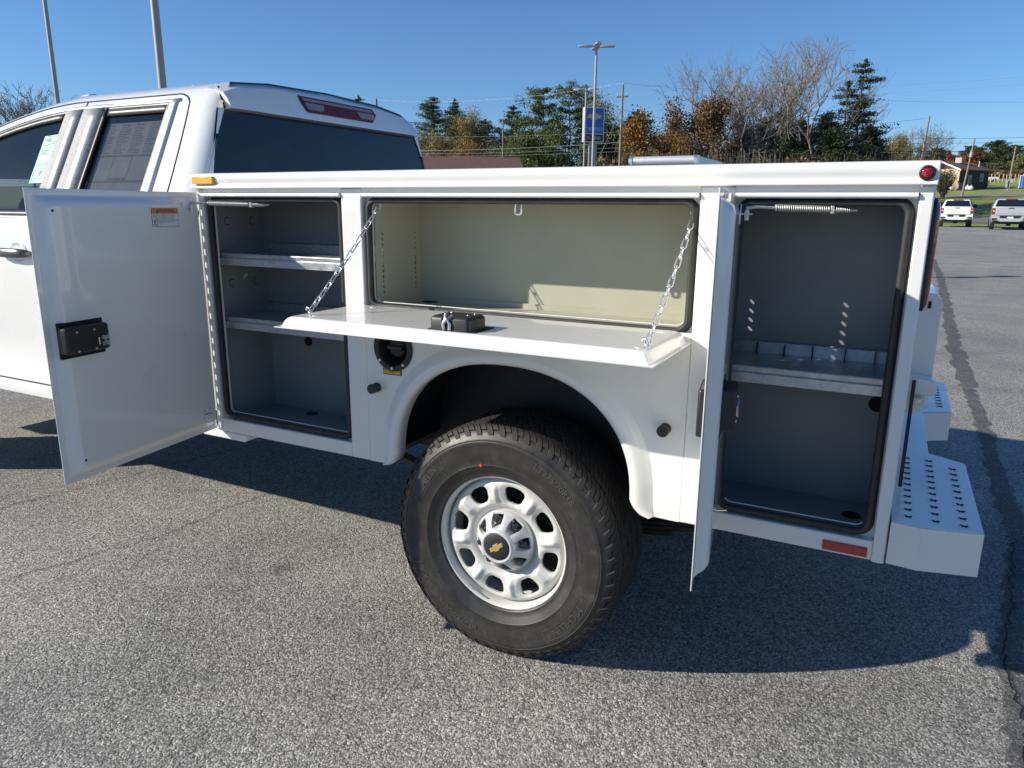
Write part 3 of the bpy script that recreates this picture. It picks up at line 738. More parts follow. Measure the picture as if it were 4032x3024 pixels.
# --- lamps, reflectors
b = B(); b.box(-1.791, -1.679, -.0285, -.019, 1.588, 1.618); b.build('amber_reflector', 'amber', TR, bevel=.003)
b = B(); b.box(.540, .652, -.0035, .002, .607, .6345); rf = b.build('red_reflector', 'redrefl', TR, bevel=.002)
b = B(); letters(b, 'DOT-C2', .008, lambda x, y: (.637+x, -.0038, .622+y)); b.build('reflector_text', 'greyink', rf, smooth=0, fix=False)
ML_ = Matrix.Translation((.672, -.019, 1.6005))
b = B(ML_); b.lathe([(.0175, .002), (.0175, -.004), (.0142, -.0068), (.0125, -.0055)], 32); mk = b.build('marker_lamp', 'rubber', TR)
b = B(ML_); b.lathe([(.0128, -.004), (.0110, -.0085), (.0065, -.0110), (0, -.0118)], 24); b.build('lens', 'redlens', mk)
def tail_lamp(sy):
    yy = lambda y: y if sy > 0 else 2*YC-y
    b = B(); rr = [[(x, yy(y), z) for y, z in rrect(.012+i_, .135-i_, 1.268+i_, 1.545-i_, .05, 6)] for i_, x in ((0, XE+.002), (0, XE+.009), (.006, XE+.012))]
    b.loft(rr); o = b.build('tail_lamp', 'rubber', TR, smooth=40)
    b = B(); rr = [[(x, yy(y), z) for y, z in rrect(.018+i_, .129-i_, 1.274+i_, 1.539-i_, .045, 6)] for i_, x in ((0, XE+.008), (.003, XE+.015), (.012, XE+.019), (.03, XE+.020))]
    b.loft(rr); b.add(rr[-1], [tuple(range(len(rr[-1])))]); b.build('lens', 'redlens', o, smooth=50)
tail_lamp(1); tail_lamp(-1)

# --- tailgate end post, tailgate, straps
b = B(); b.extr([(XE-.01, .94), (.735, .94), (.764, .975), (.764, 1.262), (.742, 1.285), (XE-.01, 1.285)], 1, .370, .378); pz = b.build('tailgate_post', 'paint', TR, bevel=.002)
b = B(); b.box(.728, .736, .366, .371, 1.235, 1.262); b.build('pin_slot', 'void', pz); b = B(); b.cyl((.732, .372, 1.238), (.732, .345, 1.238), .006, n=14); b.build('tailgate_pin', 'paint', pz)
B().box(.703, .757, .382, 2*YC-.382, .975, 1.272).build('tailgate', 'paint', TR, bevel=.006)
b = B(); b.extr([(.702, 1.004), (.770, 1.000), (.777, 1.010), (.777, 1.032), (.768, 1.046), (.702, 1.050)], 1, .300, .368); b.extr([(.705, 1.002), (.755, .998), (.755, .955), (.735, .940), (.705, .935)], 1, .33, .366); b.build('tailgate_step', 'paint', TR, bevel=.003)
b = B(); b.cyl((.735, .315, .985), (.735, .298, .985), .009, n=6); b.cyl((.735, .33, .985), (.735, .285, .985), .005, n=10); b.build('bolt', 'zinc', TR)
b = B(); b.add([(.712, .285, 1.045), (.722, .285, 1.045), (.722, .262, .84), (.722, .25, .735), (.712, .25, .735), (.712, .262, .84), (.712, .289, 1.045), (.722, .289, 1.045), (.722, .266, .84), (.722, .254, .735), (.712, .254, .735), (.712, .266, .84)],
     [(0, 1, 2, 5), (5, 2, 3, 4), (7, 6, 11, 8), (8, 11, 10, 9), (1, 7, 8, 2), (2, 8, 9, 3), (6, 0, 5, 11), (11, 5, 4, 10), (0, 6, 7, 1), (4, 3, 9, 10)]); b.build('tailgate_strap', 'rubber', TR)

# --- rear step bumper
def bumper():
    zt, zb = .722, .602
    out = [(XE+.005, .004), (.770, -.004), (.905, .028), (.902, .618), (.800, .685), (.800, 1.255), (.902, 1.32), (.905, 1.912), (.770, 1.944), (XE+.005, 1.936)]
    b = B(); b.plate([out], 2, zt-.004, zt); bp = b.build('rear_bumper', 'paint', TR, bevel=.003)
    n = len(out); b = B()
    pts = out
    b.add([(x, y, z) for z in (zb, zt-.003) for x, y in pts], [(i, i+1, n+i+1, n+i) for i in range(n-1)])
    o = b.build('bumper_skirt', 'paint', bp, smooth=0); sd = o.modifiers.new('thick', 'SOLIDIFY'); sd.thickness = .005; sd.offset = 1
    B().box(XE+.006, .90, .03, .60, zb, zb+.004).build('bumper_lip', 'paint', bp)
    # pierced X treads
    tb = B()
    for a in (38, -38):
        c, s_ = math.cos(rad(a)), math.sin(rad(a))
        tb.obox((0, 0, .0008), (.0125*c, .0125*s_, 0), (-.0016*s_, .0016*c, 0), (0, 0, .0010), 0)
        for k in (-1, 1): tb.obox((k*.0125*c, k*.0125*s_, .0008), (.0020*c, .0020*s_, 0), (-.0034*s_, .0034*c, 0), (0, 0, .0013), 1)
    me = tb.mesh('tread_mark', ['void', 'paint'], 0)
    for y0, y1, sg in ((.052, .60, 1), (1.34, 1.89, -1)):
        for ci, x in enumerate((.738, .802, .866)):
            k = 0; y = y0
            while y <= y1:
                if not (ci == 2 and (y > .585 and y < 1.36)): place('tread_mark', me, bp, M=Matrix.Translation((x, y, zt)))
                y += .0535; k += 1
bumper()

# --- chassis under the body
b = B()
for y in (.50, 1.36): b.box(-5.2, .55, y, y+.08, .50, .68)
b.box(.45, .55, .5, 1.44, .52, .66); b.box(-2.2, -2.1, .5, 1.44, .52, .66)
b.build('chassis_frame', 'blackmetal', TR)
for s_ in (1, -1):
    Y = lambda y: y if s_ > 0 else 2*YC-y
    b = B()
    for k in range(4):
        L = .75-.14*k; b.tube([(-.447+x, Y(.42), .37-.018*k + .10*(x/.75)**2) for x in [L*(i/6-1) for i in range(13)]], .02, 6)
    b.build('leaf_spring', 'blackmetal', TR)
b = B(); b.cyl((-.447, .1, .405), (-.447, 1.84, .405), .05, n=16); b.cyl((-.447, .80, .405), (-.447, 1.14, .405), .15, .15, 20); b.build('rear_axle', 'blackmetal', TR)
b = B(); b.box(-1.72, -1.43, .22, .23, .50, .597); br_ = b.build('frame_bracket', 'brownmetal', TR)
for x in (-1.70, -1.52): B().cyl((x, .2195, .555), (x, .218, .555), .011, n=14).build('bolt_hole', 'void', br_)
b = B(); b.extr([(-1.90, .565), (-1.66, .565), (-1.635, .578), (-1.64, .5985), (-1.90, .5985)], 1, .004, .14); b.build('front_corner_step', 'paint', TR, bevel=.006)
for x, z in ((-.72, .86), (-.60, .80)):
    B().cyl((x, .497, z), (x, .478, z), .012, n=6).build('frame_bolt', 'zinc', TR)
b = B(); b.box(-.20, .06, .33, .37, .66, .74); b.build('exhaust_hanger', 'blackmetal', TR)

# --- wheels
def lerp_prof(prof, r):
    for (r0, y0), (r1, y1) in zip(prof, prof[1:]):
        if min(r0, r1) <= r <= max(r0, r1) and r0 != r1: return y0+(y1-y0)*(r-r0)/(r1-r0)
    return prof[0][1]
SIDE = [(.232, -.098), (.240, -.112), (.246, -.117), (.249, -.1165), (.262, -.125), (.281, -.1325), (.284, -.1345), (.287, -.1335), (.305, -.1385), (.335, -.1405), (.358, -.1392), (.364, -.1405), (.368, -.1385), (.371, -.1395), (.374, -.1355), (.385, -.131), (.400, -.122), (.408, -.106)]
def make_wheel():
    b = B(); prof = SIDE + [(.4085, 0)] + [(r, -y) for r, y in reversed(SIDE)]
    b.lathe(prof, 120); wh = b.mesh('wheel', 'tyre', 45)
    W = place('wheel', wh)
    # lettering on the sidewall
    def arc(body, size, r0, a0, sx=1.0, k=.0016):
        b = B(); letters(b, body, size, lambda x, y: ((r0+y)*math.cos(rad(a0)-x/r0), lerp_prof(SIDE, r0+y)-k, (r0+y)*math.sin(rad(a0)-x/r0)), sx=sx)
        b.build('tyre_lettering', 'tyretext', W, smooth=0, fix=False)
    arc('MICHELIN', .036, .336, 148, .95); arc('MICHELIN', .036, .336, -38, .95)
    arc('LT275/70R18', .030, .338, 52, 1.05); arc('LT275/70R18', .030, .338, -118, 1.05); arc('LTX A/T', .030, .336, -150, 1.0)
    arc('LOAD RANGE E', .0125, .272, 112); arc('MAX LOAD SINGLE', .011, .300, 40); arc('TUBELESS RADIAL', .0125, .300, 10); arc('DOT 107 X5', .0125, .278, 205)
    # thin raised frames round the brand name
    for a0 in (148, -38):
        b = B()
        for r in (.318, .356):
            b.tube([(r*math.cos(rad(a0+t)), lerp_prof(SIDE, r)-.0005, r*math.sin(rad(a0+t))) for t in range(-19, 20, 2)], .0012, 4)
        for t in (-19, 19):
            b.tube([(r*math.cos(rad(a0+t)), lerp_prof(SIDE, r)-.0005, r*math.sin(rad(a0+t))) for r in (.318, .33, .343, .356)], .0012, 4)
        b.build('name_frame', 'tyretext', W, smooth=60)
    b = B(); c = Vector((.285*math.cos(rad(103)), -.1365, .285*math.sin(rad(103)))); b.cyl(c+Vector((0, .004, 0)), c, .0055, n=16); b.build('red_dot', 'dust', W)
    # tread: shoulder blocks one by one, the inner rows as one mesh
    NB = 56; da = 2*PI/NB
    sec = [(.402, -.076), (.4205, -.078), (.4195, -.104), (.4135, -.1165), (.400, -.1265), (.388, -.1315), (.386, -.1285), (.40, -.11)]
    def blk(sec, a0, a1, skew):
        rings = []
        for t in (a0, (a0+a1)/2, a1):
            rings.append([(r*math.cos(t+skew*(y+.1)), y, r*math.sin(t+skew*(y+.1))) for r, y in sec])
        return rings
    sb = B(); sb.loft(blk(sec, 0, da*.40, 2.0), caps=True); m1 = sb.mesh('tread_block', 'tread', 30)
    sec2 = [(.402, -.076), (.4205, -.078), (.4195, -.104), (.4135, -.1165), (.405, -.1225), (.402, -.11)]
    sb = B(); sb.loft(blk(sec2, 0, da*.40, 2.0), caps=True); m2 = sb.mesh('tread_block', 'tread', 30)
    for i in range(NB):
        for j, m_ in ((0, m1), (.5, m2)):
            place('tread_block', m_, W, M=Matrix.Rotation(-(i+j)*da, 4, 'Y'))
    b = B(); rnd = random.Random(5)
    for row, (yc, wd, ph) in enumerate(((-.050, .040, .2), (-.004, .040, .55), (.043, .040, .1), (.098, .056, .4))):
        for i in range(64):
            for h in (0, .5):
                a0 = 2*PI/64*(i+ph+h); zg = .006*(1 if (i % 2) else -1)
                s4 = [(.402, yc-wd/2+zg*.5), (.4208, yc-wd/2+zg*.5), (.4212, yc+wd/2-zg*.5), (.402, yc+wd/2-zg*.5)]
                b.loft([[(r*math.cos(t+1.6*y), y, r*math.sin(t+1.6*y)) for r, y in s4] for t in (a0, a0+2*PI/64*.41)], caps=True)
    tag(b.build('tread', 'tread', W, smooth=30, fix=False), kind='stuff')
    # steel rim
    b = B(); b.lathe([(.2445, -.098), (.2470, -.104), (.2450, -.1095), (.2405, -.1110), (.2350, -.1085), (.2300, -.1000), (.2285, -.0850), (.2280, -.0700), (.2260, -.0400), (.205, .02), (.205, .12)], 96); b.build('rim', 'rim', W, smooth=50)
    DP = [(.2275, -.066), (.2240, -.074), (.2180, -.083), (.2080, -.0895), (.1960, -.0925), (.1550, -.0930), (.1350, -.0890), (.1240, -.0830), (.1180, -.0740), (.1080, -.0700), (.0600, -.0700)]
    n, rs = 288, [.2275-.1675*(i/48) for i in range(49)]
    off = rad(33)
    def inwin(r, t):
        k = ((t-off+PI/8) % (PI/4))-PI/8
        rc = .1745; u = (r-rc)/.0285; halfw = (.0345+.32*(r-rc)); v = r*math.sin(k)/halfw
        return abs(u)**3.2+abs(v)**3.2, k, u, v
    vs_ = []; fs_ = []; inside = {}
    for i in range(n):
        t = 2*PI*i/n
        for j, r in enumerate(rs):
            y = lerp_prof(DP, r)
            k = ((t-off) % (PI/4))-PI/8        # 0 on the rib between two windows
            g = math.exp(-((r*k)/.012)**2)*math.exp(-((r-.172)/.030)**4); y -= .0110*g
            q = inwin(r, t)[0]
            if q < 2.6: y += .0055*max(0, 1-abs(q-1.0)/1.6)      # edges roll inwards
            vs_.append((r*math.cos(t), y, r*math.sin(t)))
    m = len(rs); gone = set()
    for i in range(n):
        for j in range(m-1):
            tc, rc = 2*PI*(i+.5)/n, (rs[j]+rs[j+1])/2
            if inwin(rc, tc)[0] < 1: gone.add((i, j))
            else: fs_.append((i*m+j, i*m+j+1, ((i+1) % n)*m+j+1, ((i+1) % n)*m+j))
    # pull the rim of every window onto its true outline
    cnt = {}
    for (i, j) in gone:
        for a, c in ((i, j), (i, j+1), ((i+1) % n, j), ((i+1) % n, j+1)): cnt[(a, c)] = cnt.get((a, c), 0)+1
    edge = [k for k, c in cnt.items() if c < 4]
    for (i, j) in edge:
        x, y, z = vs_[i*m+j]; t = math.atan2(z, x); r = math.hypot(x, z)
        kk = round((t-off)/(PI/4)); tc = off+kk*PI/4; c0 = Vector((.1745*math.cos(tc), .1745*math.sin(tc))); p = Vector((x, z))
        for _ in range(12):
            d_ = p-c0; rr, tt = p.length, math.atan2(p.y, p.x); q = inwin(rr, tt)[0]
            p = c0 + d_*(q**(-1/3.2)) if q > 1e-6 else p
        vs_[i*m+j] = (p.x, y+.001, p.y)
    b = B(); b.add(vs_, fs_); ei = {k: None for k in edge}
    # short walls into the windows
    gs = set(gone)
    for (i, j) in gone:
        for (di, dj, e0, e1) in ((-1, 0, (i, j), (i, j+1)), (1, 0, ((i+1) % n, j+1), ((i+1) % n, j)), (0, -1, ((i+1) % n, j), (i, j)), (0, 1, (i, j+1), ((i+1) % n, j+1))):
            if ((i+di) % n, j+dj) not in gs:
                p, q = vs_[e0[0]*m+e0[1]], vs_[e1[0]*m+e1[1]]
                b.add([p, q, (q[0], q[1]+.009, q[2]), (p[0], p[1]+.009, p[2])], [(0, 1, 2, 3)])
    b.build('wheel_disc', 'rim', W, smooth=60, fix=True)
    b = B(); b.lathe([(.203, -.02), (.16, -.012), (.0, -.012)], 48); b.build('brake_drum', 'blackmetal', W)
    b = B(); b.cyl((-.168, -.06, .060), (-.180, -.108, .066), .006, .0045, 10); b.build('valve_stem', 'rubber', W)
    b = B(); b.add([(r*math.cos(rad(a)), -.1040-.0012+.03*(.237-r), r*math.sin(rad(a))) for r in (.2265, .2375) for a in range(-128, -103, 3)], [(i, i+1, 9+i+1, 9+i) for i in range(8)]); b.build('wheel_weight', 'galv', W)
    # centre cap with eight arms, lug nuts between them
    b = B(); b.lathe([(.1090, -.068), (.1090, -.086), (.106, -.0900), (.100, -.0905), (.0985, -.080), (.060, -.072)], 64); b.build('cap_ring', 'cap', W, smooth=40)
    b = B(); b.lathe([(.066, -.070), (.0640, -.125), (.0620, -.135), (.0585, -.1405), (.0540, -.1425), (.0500, -.1415), (.0480, -.1380), (.0, -.1380)], 64); b.build('centre_cap', 'cap', W, smooth=35)
    lug_off = rad(10)
    for k in range(8):
        t = lug_off + PI/8 + k*PI/4; c, s_ = math.cos(t), math.sin(t)
        b = B(); rings = []
        for r, w_, yt in ((.055, .0200, -.1370), (.064, .0150, -.1330), (.078, .0125, -.1220), (.092, .0155, -.1080), (.104, .0225, -.0930)):
            rings.append([(r*c-u*s_, y, r*s_+u*c) for u, y in ((-w_, yt+.020), (-w_*.92, yt+.002), (-w_*.7, yt), (w_*.7, yt), (w_*.92, yt+.002), (w_, yt+.020))])
        b.loft(rings, caps=True); b.build('cap_arm', 'cap', W, smooth=40)
        t = lug_off + k*PI/4; c, s_ = math.cos(t), math.sin(t); p = Vector((.0835*c, -.070, .0835*s_))
        b = B(); b.cyl(p, p+Vector((0, -.009, 0)), .0165, n=20); b.cyl(p, p+Vector((0, -.038, 0)), .0135, .0128, n=6); b.cyl(p+Vector((0, -.038, 0)), p+Vector((0, -.0425, 0)), .0105, .006, n=12); b.build('lug_nut', 'lug', W, smooth=30)
    b = B(); b.lathe([(.0462, -.1375), (.0462, -.1405), (.043, -.1425), (.02, -.1438), (0, -.144)], 48); b.build('emblem_disc', 'ink', W, smooth=50)
    bow = [(x*.80, z*.84) for x, z in ((-.033, -.0070), (-.0125, -.0070), (-.0145, -.0125), (.0105, -.0125), (.0125, -.0070), (.0300, -.0070), (.0340, .0070), (.0135, .0070), (.0155, .0125), (-.0105, .0125), (-.0125, .0070), (-.0295, .0070))]
    Rm = Matrix.Rotation(rad(-34), 4, 'Y')
    b = B(Rm); b.plate([[(x*1.10, z*1.16) for x, z in bow]], 1, -.1450, -.1425); b.build('emblem_border', 'chrome', W, smooth=0)
    b = B(Rm); b.plate([bow], 1, -.1465, -.1445); b.build('emblem', 'gold', W, smooth=0)
    return W
W0 = make_wheel()
attach(W0, TR); W0.matrix_basis = Matrix.Translation((-.447, .085, .405)) @ Matrix.Rotation(rad(0), 4, 'Y')
for (x, y, rz) in ((-4.56, .085, 0), (-.447, 2*YC-.085, 180), (-4.56, 2*YC-.085, 180)):
    c = copy_part(W0, TR, Matrix.Translation((x, y, .405)) @ Matrix.Rotation(rad(rz), 4, 'Z') @ Matrix.Rotation(rad(20), 4, 'Y'))
    for ch in list(W0.children):
        if ch.name.split('.')[0] in ('tread_block', 'wheel_disc', 'rim', 'tread', 'brake_drum', 'centre_cap', 'cap_ring'):
            if ch.name.split('.')[0] == 'tread_block' and rz: continue
            k = ch.copy(); COL.objects.link(k); k.parent = c

# --- cab
ROWS = [(.580, .03), (.592, -.012), (.640, -.016), (.660, -.004), (.90, -.018), (1.20, -.028), (1.38, -.022), (1.435, -.008), (1.462, .018), (1.932, .250), (1.985, .285), (2.022, .36), (2.046, .58), (2.056, YC)]
def cab_drop(x): return 0 if x > -2.85 else .115*((-x-2.85)/.72)**1.75
def cab_pt(x, s_):
    i = min(int(s_), len(ROWS)-2); t = s_-i
    z = ROWS[i][0]+(ROWS[i+1][0]-ROWS[i][0])*t; y = ROWS[i][1]+(ROWS[i+1][1]-ROWS[i][1])*t
    if s_ > 8:
        f_ = min(1, (s_-8)); d_ = min(cab_drop(x), .44); z -= d_*f_; y -= .23*(d_/.47)*f_*.9 if s_ <= 10 else .23*(d_/.47)*.9*max(0, 1-(s_-10)/3)
    e = max(0, x+1.97)/.095                       # rounded rear corner
    y += .044*e**2.6 if s_ < 11 else 0
    xx = x - max(0, z-1.3)*.085*max(0, 1-(-1.875-x)/.4 if x < -1.875 else 1)
    if s_ > 10: xx -= .03*min(1, (s_-10))*max(0, 1-(-1.875-x)/.3)
    return Vector((xx, y, z))
CX = [-1.875, -1.885, -1.90, -1.93, -1.97, -2.05, -2.155, -2.20, -2.33, -2.50, -2.65, -2.695, -2.795, -2.805, -2.905, -3.05, -3.2, -3.35, -3.5, -3.65, -3.8, -3.95, -4.1, -4.25]
def mirror(p): return Vector((p.x, 2*YC-p.y, p.z))
def cab():
    ns = len(ROWS); b = B(); grid = []
    for x in CX:
        near = [cab_pt(x, i) for i in range(ns)]
        grid.append(near + [mirror(p) for p in reversed(near[:-1])])
    m = len(grid[0]); fs_ = []
    iR0, iR1 = CX.index(-2.20), CX.index(-2.65); iF0, iF1 = CX.index(-2.905), CX.index(-4.1)
    for i in range(len(CX)-1):
        for j in range(m-1):
            jj = j if j < ns-1 else m-2-j
            if jj == 8 and (iR0 <= i < iR1 or iF0 <= i < iF1): continue
            fs_.append((i*m+j, (i+1)*m+j, (i+1)*m+j+1, i*m+j+1))
    b.add([p for r in grid for p in r], fs_)
    o = b.build('cab_shell', ['cab_paint', 'trim'], TR, smooth=38)
    sd = o.modifiers.new('thick', 'SOLIDIFY'); sd.thickness = .028; sd.offset = -1; sd.material_offset = 1; sd.material_offset_rim = 1
    # side glass
    for side in (0, 1):
        for nm, i0, i1, gm in (('rear_door_window', iR0, iR1, 'tint'), ('front_door_window', iF0, iF1, 'glass')):
            b = B(); pts = []
            for i in range(i0, i1+1):
                for s_ in (8.0, 8.33, 8.66, 9.0):
                    p = cab_pt(CX[i], s_) + Vector((0, .012, 0)); pts.append(mirror(p) if side else p)
            b.add(pts, [(i*4+k, i*4+k+1, (i+1)*4+k+1, (i+1)*4+k) for i in range(i1-i0) for k in range(3)])
            b.build(nm, 'glass' if gm == 'glass' else 'sideglass', TR, smooth=60)
    # black run channels, chrome strips, belt trim
    def strip(name, mat_, fn, n, wd, k, parent=TR):
        b = B(); A = []; C = []
        for i in range(n+1):
            p, q = fn(i/n); A.append(p+Vector((0, -k, 0))); C.append(q+Vector((0, -k, 0)))
        b.add(A+C, [(i, i+1, n+1+i+1, n+1+i) for i in range(n)]); o_ = b.build(name, mat_, parent, smooth=20)
        s_ = o_.modifiers.new('thick', 'SOLIDIFY'); s_.thickness = wd; s_.offset = 0; return o_
    X = lambda a, c, t: a+(c-a)*t
    strip('window_chrome', 'chrome', lambda t: (cab_pt(X(-2.13, -4.1, t), 9.14), cab_pt(X(-2.13, -4.1, t), 9.40)), 24, .006, .002)
    strip('window_chrome', 'chrome', lambda t: (cab_pt(-2.200, X(8.0, 9.2, t)), cab_pt(-2.147, X(8.0, 9.2, t))), 8, .006, .003)
    strip('window_channel', 'black', lambda t: (cab_pt(X(-2.19, -2.66, t), 8.93), cab_pt(X(-2.19, -2.66, t), 9.10)), 8, .005, -.003)
    strip('window_channel', 'black', lambda t: (cab_pt(X(-2.90, -4.1, t), 8.93), cab_pt(X(-2.90, -4.1, t), 9.10)), 12, .005, -.003)
    strip('window_channel', 'black', lambda t: (cab_pt(-2.625, X(8, 9.1, t)), cab_pt(-2.66, X(8, 9.1, t))), 6, .005, .001)
    strip('window_film', 'film', lambda t: (cab_pt(-2.197, X(8, 9.12, t)), cab_pt(-2.218, X(8, 9.12, t))), 6, .005, .001)
    strip('pillar_cover', 'film', lambda t: (cab_pt(-2.655, X(8, 9.12, t)), cab_pt(-2.7965, X(8, 9.12, t))), 6, .007, .003)
    strip('pillar_cover', 'film', lambda t: (cab_pt(-2.8035, X(8, 9.12, t)), cab_pt(-2.925, X(8, 9.12, t))), 6, .007, .003)
    strip('belt_trim', 'chrome', lambda t: (cab_pt(X(-2.15, -4.1, t), 7.45), cab_pt(X(-2.15, -4.1, t), 7.75)), 12, .007, .004)
    strip('belt_seal', 'black', lambda t: (cab_pt(X(-2.15, -4.1, t), 7.75), cab_pt(X(-2.15, -4.1, t), 8.05)), 12, .006, .002)
    # shut lines
    def seam(pts): 
        b = B(); b.tube(pts, .0042, 6); b.build('shut_line', 'void', TR, smooth=80)
    k = Vector((0, .001, 0))
    seam([cab_pt(-2.035-.0*s_, s_)+k for s_ in [3+i*.25 for i in range(21)]] + [cab_pt(-2.04-.06*t*t, 8.2+1.35*t)+k for t in [i/8 for i in range(9)]] + [cab_pt(-2.115-.02*t, 9.62+.13*t)+k for t in (.3, .6, 1)] + [cab_pt(X(-2.16, -3.95, t), 9.8)+k for t in [i/20 for i in range(21)]])
    seam([cab_pt(-2.80, s_)+k for s_ in [3+i*.25 for i in range(28)]])
    seam([cab_pt(X(-2.035, -4.2, t), 2.9)+k for t in [i/16 for i in range(17)]])
    # roof seam in front of the visor
    seam([(-1.985, .312, 1.998), (-1.955, .291, 1.968), (-1.930, .280, 1.930), (-1.918, .277, 1.905)])
    # door handle and its dish
    b = B(); M_ = Matrix.Translation((-3.00, -.030, 1.292)); b.T = M_; b.lathe([(.062, .004), (.058, .001), (.04, .006), (0, .010)], 32, M=Matrix.Diagonal((1.25, 1, .75, 1))); b.build('handle_dish', 'cab_paint', TR, smooth=60)
    b = B(); rings = []
    for x, hh, d_ in ((-3.135, .010, .004), (-3.125, .018, .024), (-3.09, .021, .036), (-3.02, .022, .040), (-2.95, .021, .036), (-2.905, .018, .026), (-2.893, .010, .006)):
        rings.append([(x, -.026-d_-yy, 1.290+zz) for yy, zz in ((.0, -hh), (.008, -hh*.7), (.012, 0), (.008, hh*.7), (0, hh), (-.010, hh*.6), (-.010, -hh*.6))])
    b.loft(rings, caps=True); h_ = b.build('door_handle', 'handle', TR, smooth=60)
    B().cyl((-2.915, -.055, 1.290), (-2.915, -.0685, 1.290), .0075, n=16).build('keyhole', 'void', h_)
    # rear wall with the back window
    def ry(z): return cab_pt(-1.875, 8+(z-1.462)/.47 if z > 1.462 else 7.5).y
    def rx(z): return -1.873-max(0, z-1.3)*.085
    zs = [.66, 1.0, 1.40, 1.52, 1.60, 1.70, 1.80, 1.905, 1.935]
    def gy(z): return .155+.27*max(0, z-1.52)**1.25*1.15
    b = B(); vs_ = []; fs_ = []
    for z in zs:
        y0 = ry(z); g = gy(z); vs_ += [(rx(z), y, z) for y in (y0, g, YC, 2*YC-g, 2*YC-y0)]
    for i in range(len(zs)-1):
        for j in range(4):
            if j in (1, 2) and 3 <= i < 7: continue
            fs_.append((i*5+j, i*5+j+1, (i+1)*5+j+1, (i+1)*5+j))
    b.add(vs_, fs_); b.build('cab_back', 'cab_paint', TR, smooth=30)
    b = B(); vs_ = [(rx(z)-.006, y, z) for z in zs[3:8] for y in (gy(z)-.004, YC-.39, YC-.385, YC+.385, YC+.39, 2*YC-gy(z)+.004)]
    b.add(vs_, [(i*6+j, i*6+j+1, (i+1)*6+j+1, (i+1)*6+j) for i in range(4) for j in range(5)]); b.build('rear_window', 'tint', TR, smooth=0)
    # visor lip over the window with brake lamp
    def zroof(y):
        y = min(y, 2*YC-y)
        for (za, ya), (zb, yb) in zip(ROWS[9:], ROWS[10:]):
            if y <= yb: return za+(zb-za)*(y-ya)/(yb-ya)
        return ROWS[-1][0]
    b = B(); rings = []
    N = 26
    for i in range(N+1):
        t = i/N; y = .287 + (2*YC-.574)*t; e = min(t, 1-t)*N; sh = 1-.15*max(0, 1-e); zr = zroof(y); h_ = zr-1.914
        rings.append([(-1.940, y, 1.902), (-1.925+.040*sh, y, 1.906), (-1.925+.038*sh, y, 1.914), (-1.930+.022*sh, y, 1.914+.45*h_), (-1.940+.010*sh, y, 1.914+.78*h_), (-1.972, y, zr-.004), (-2.03, y, zr+.004), (-2.08, y, zr-.012)])
    b.loft(rings, closed=True, caps=True); vz = b.build('roof_visor', 'cab_paint', TR, smooth=32)
    def on(y, v):   # point on the visor face, v 0..1
        h_ = zroof(y)-1.914; z = 1.938+.074*v; q = (z-1.914)/h_
        x = -1.887+(-1.908+1.887)*q/.45 if q < .45 else (-1.908+(-1.930+1.908)*(q-.45)/.33 if q < .78 else -1.930+(-1.972+1.930)*(q-.78)/.22)
        return Vector((x, y, z))
    def patch(name, mat_, a, c, v0, v1, k, sl=.02):
        p = [on(a+sl*.6, v0), on(c-sl, v0), on(c, (v0+v1)/2+.1), on(c-sl*.3, v1), on(a, v1), on(a+.004, (v0+v1)/2)]
        f_ = [q+Vector((k, 0, 0)) for q in p]; g_ = [q-Vector((.01, 0, 0)) for q in p]
        b = B(); b.add(f_+g_, [tuple(range(6)), tuple(range(11, 5, -1))] + [(i, (i+1) % 6, 6+(i+1) % 6, 6+i) for i in range(6)]); return b.build(name, mat_, vz, smooth=0, bevel=.002)
    patch('brake_lamp', 'darkred', .715, 1.285, .0, 1.0, .005, .05)
    patch('cargo_lens', 'clearlens', .742, .872, .18, .62, .008, .02); patch('cargo_lens', 'clearlens', 1.125, 1.262, .18, .62, .008, .02); patch('brake_lens', 'clearlens', .735, 1.262, .70, .90, .008, .01)
    # shark fin
    b = B(); b.loft([[(-3.30+.075*k+s_*.035, .60+w_*(1-s_*.8), 2.015+s_*.060) for k, w_ in ((-1, 0), (-.2, .022), (.6, .020), (.75, 0), (.6, -.020), (-.2, -.022))] for s_ in (0, .5, 1)], caps=True); b.build('shark_fin', 'black', TR, smooth=50)
    # bonnet and front, outside the picture
    b = B(); rings = []
    for x, zt, zb, yi in ((-4.10, 1.44, .60, .0), (-4.4, 1.42, .98, -.02), (-5.0, 1.40, .98, .0), (-5.35, 1.34, .60, .03), (-5.55, 1.22, .55, .10)):
        rings.append([(x, y, z) for y, z in ((yi, zb), (yi-.01, (zt+zb)/2), (yi+.05, zt-.08), (yi+.25, zt), (YC, zt+.02), (2*YC-yi-.25, zt), (2*YC-yi-.05, zt-.08), (2*YC-yi+.01, (zt+zb)/2), (2*YC-yi, zb))])
    b.loft(rings, caps=True); b.build('bonnet', 'cab_paint', TR, smooth=40)
    # windscreen, floor, interior
    b = B(); p0, p1 = cab_pt(-3.55, 10), cab_pt(-4.22, 8.05); b.add([p0, mirror(p0), mirror(p1), p1], [(0, 1, 2, 3)]); 
    B().box(-4.15, -1.90, .06, 2*YC-.06, .62, .66).build('cab_floor', 'trim', TR)
    for x, y in ((-3.05, .5), (-3.05, 1.44)):
        b = B(); b.obox((x, y, 1.0), (.27, 0, 0), (0, .26, 0), (0, 0, .10)); b.obox((x+.30, y, 1.30), (.07, 0, .03), (0, .25, 0), (-.09, 0, .32)); b.build('front_seat', 'trim', TR, bevel=.05, seg=3)
        b = B(); b.obox((x+.36, y, 1.72), (.05, 0, .01), (0, .13, 0), (-.02, 0, .09)); b.build('headrest', 'trim', TR, bevel=.04, seg=3)
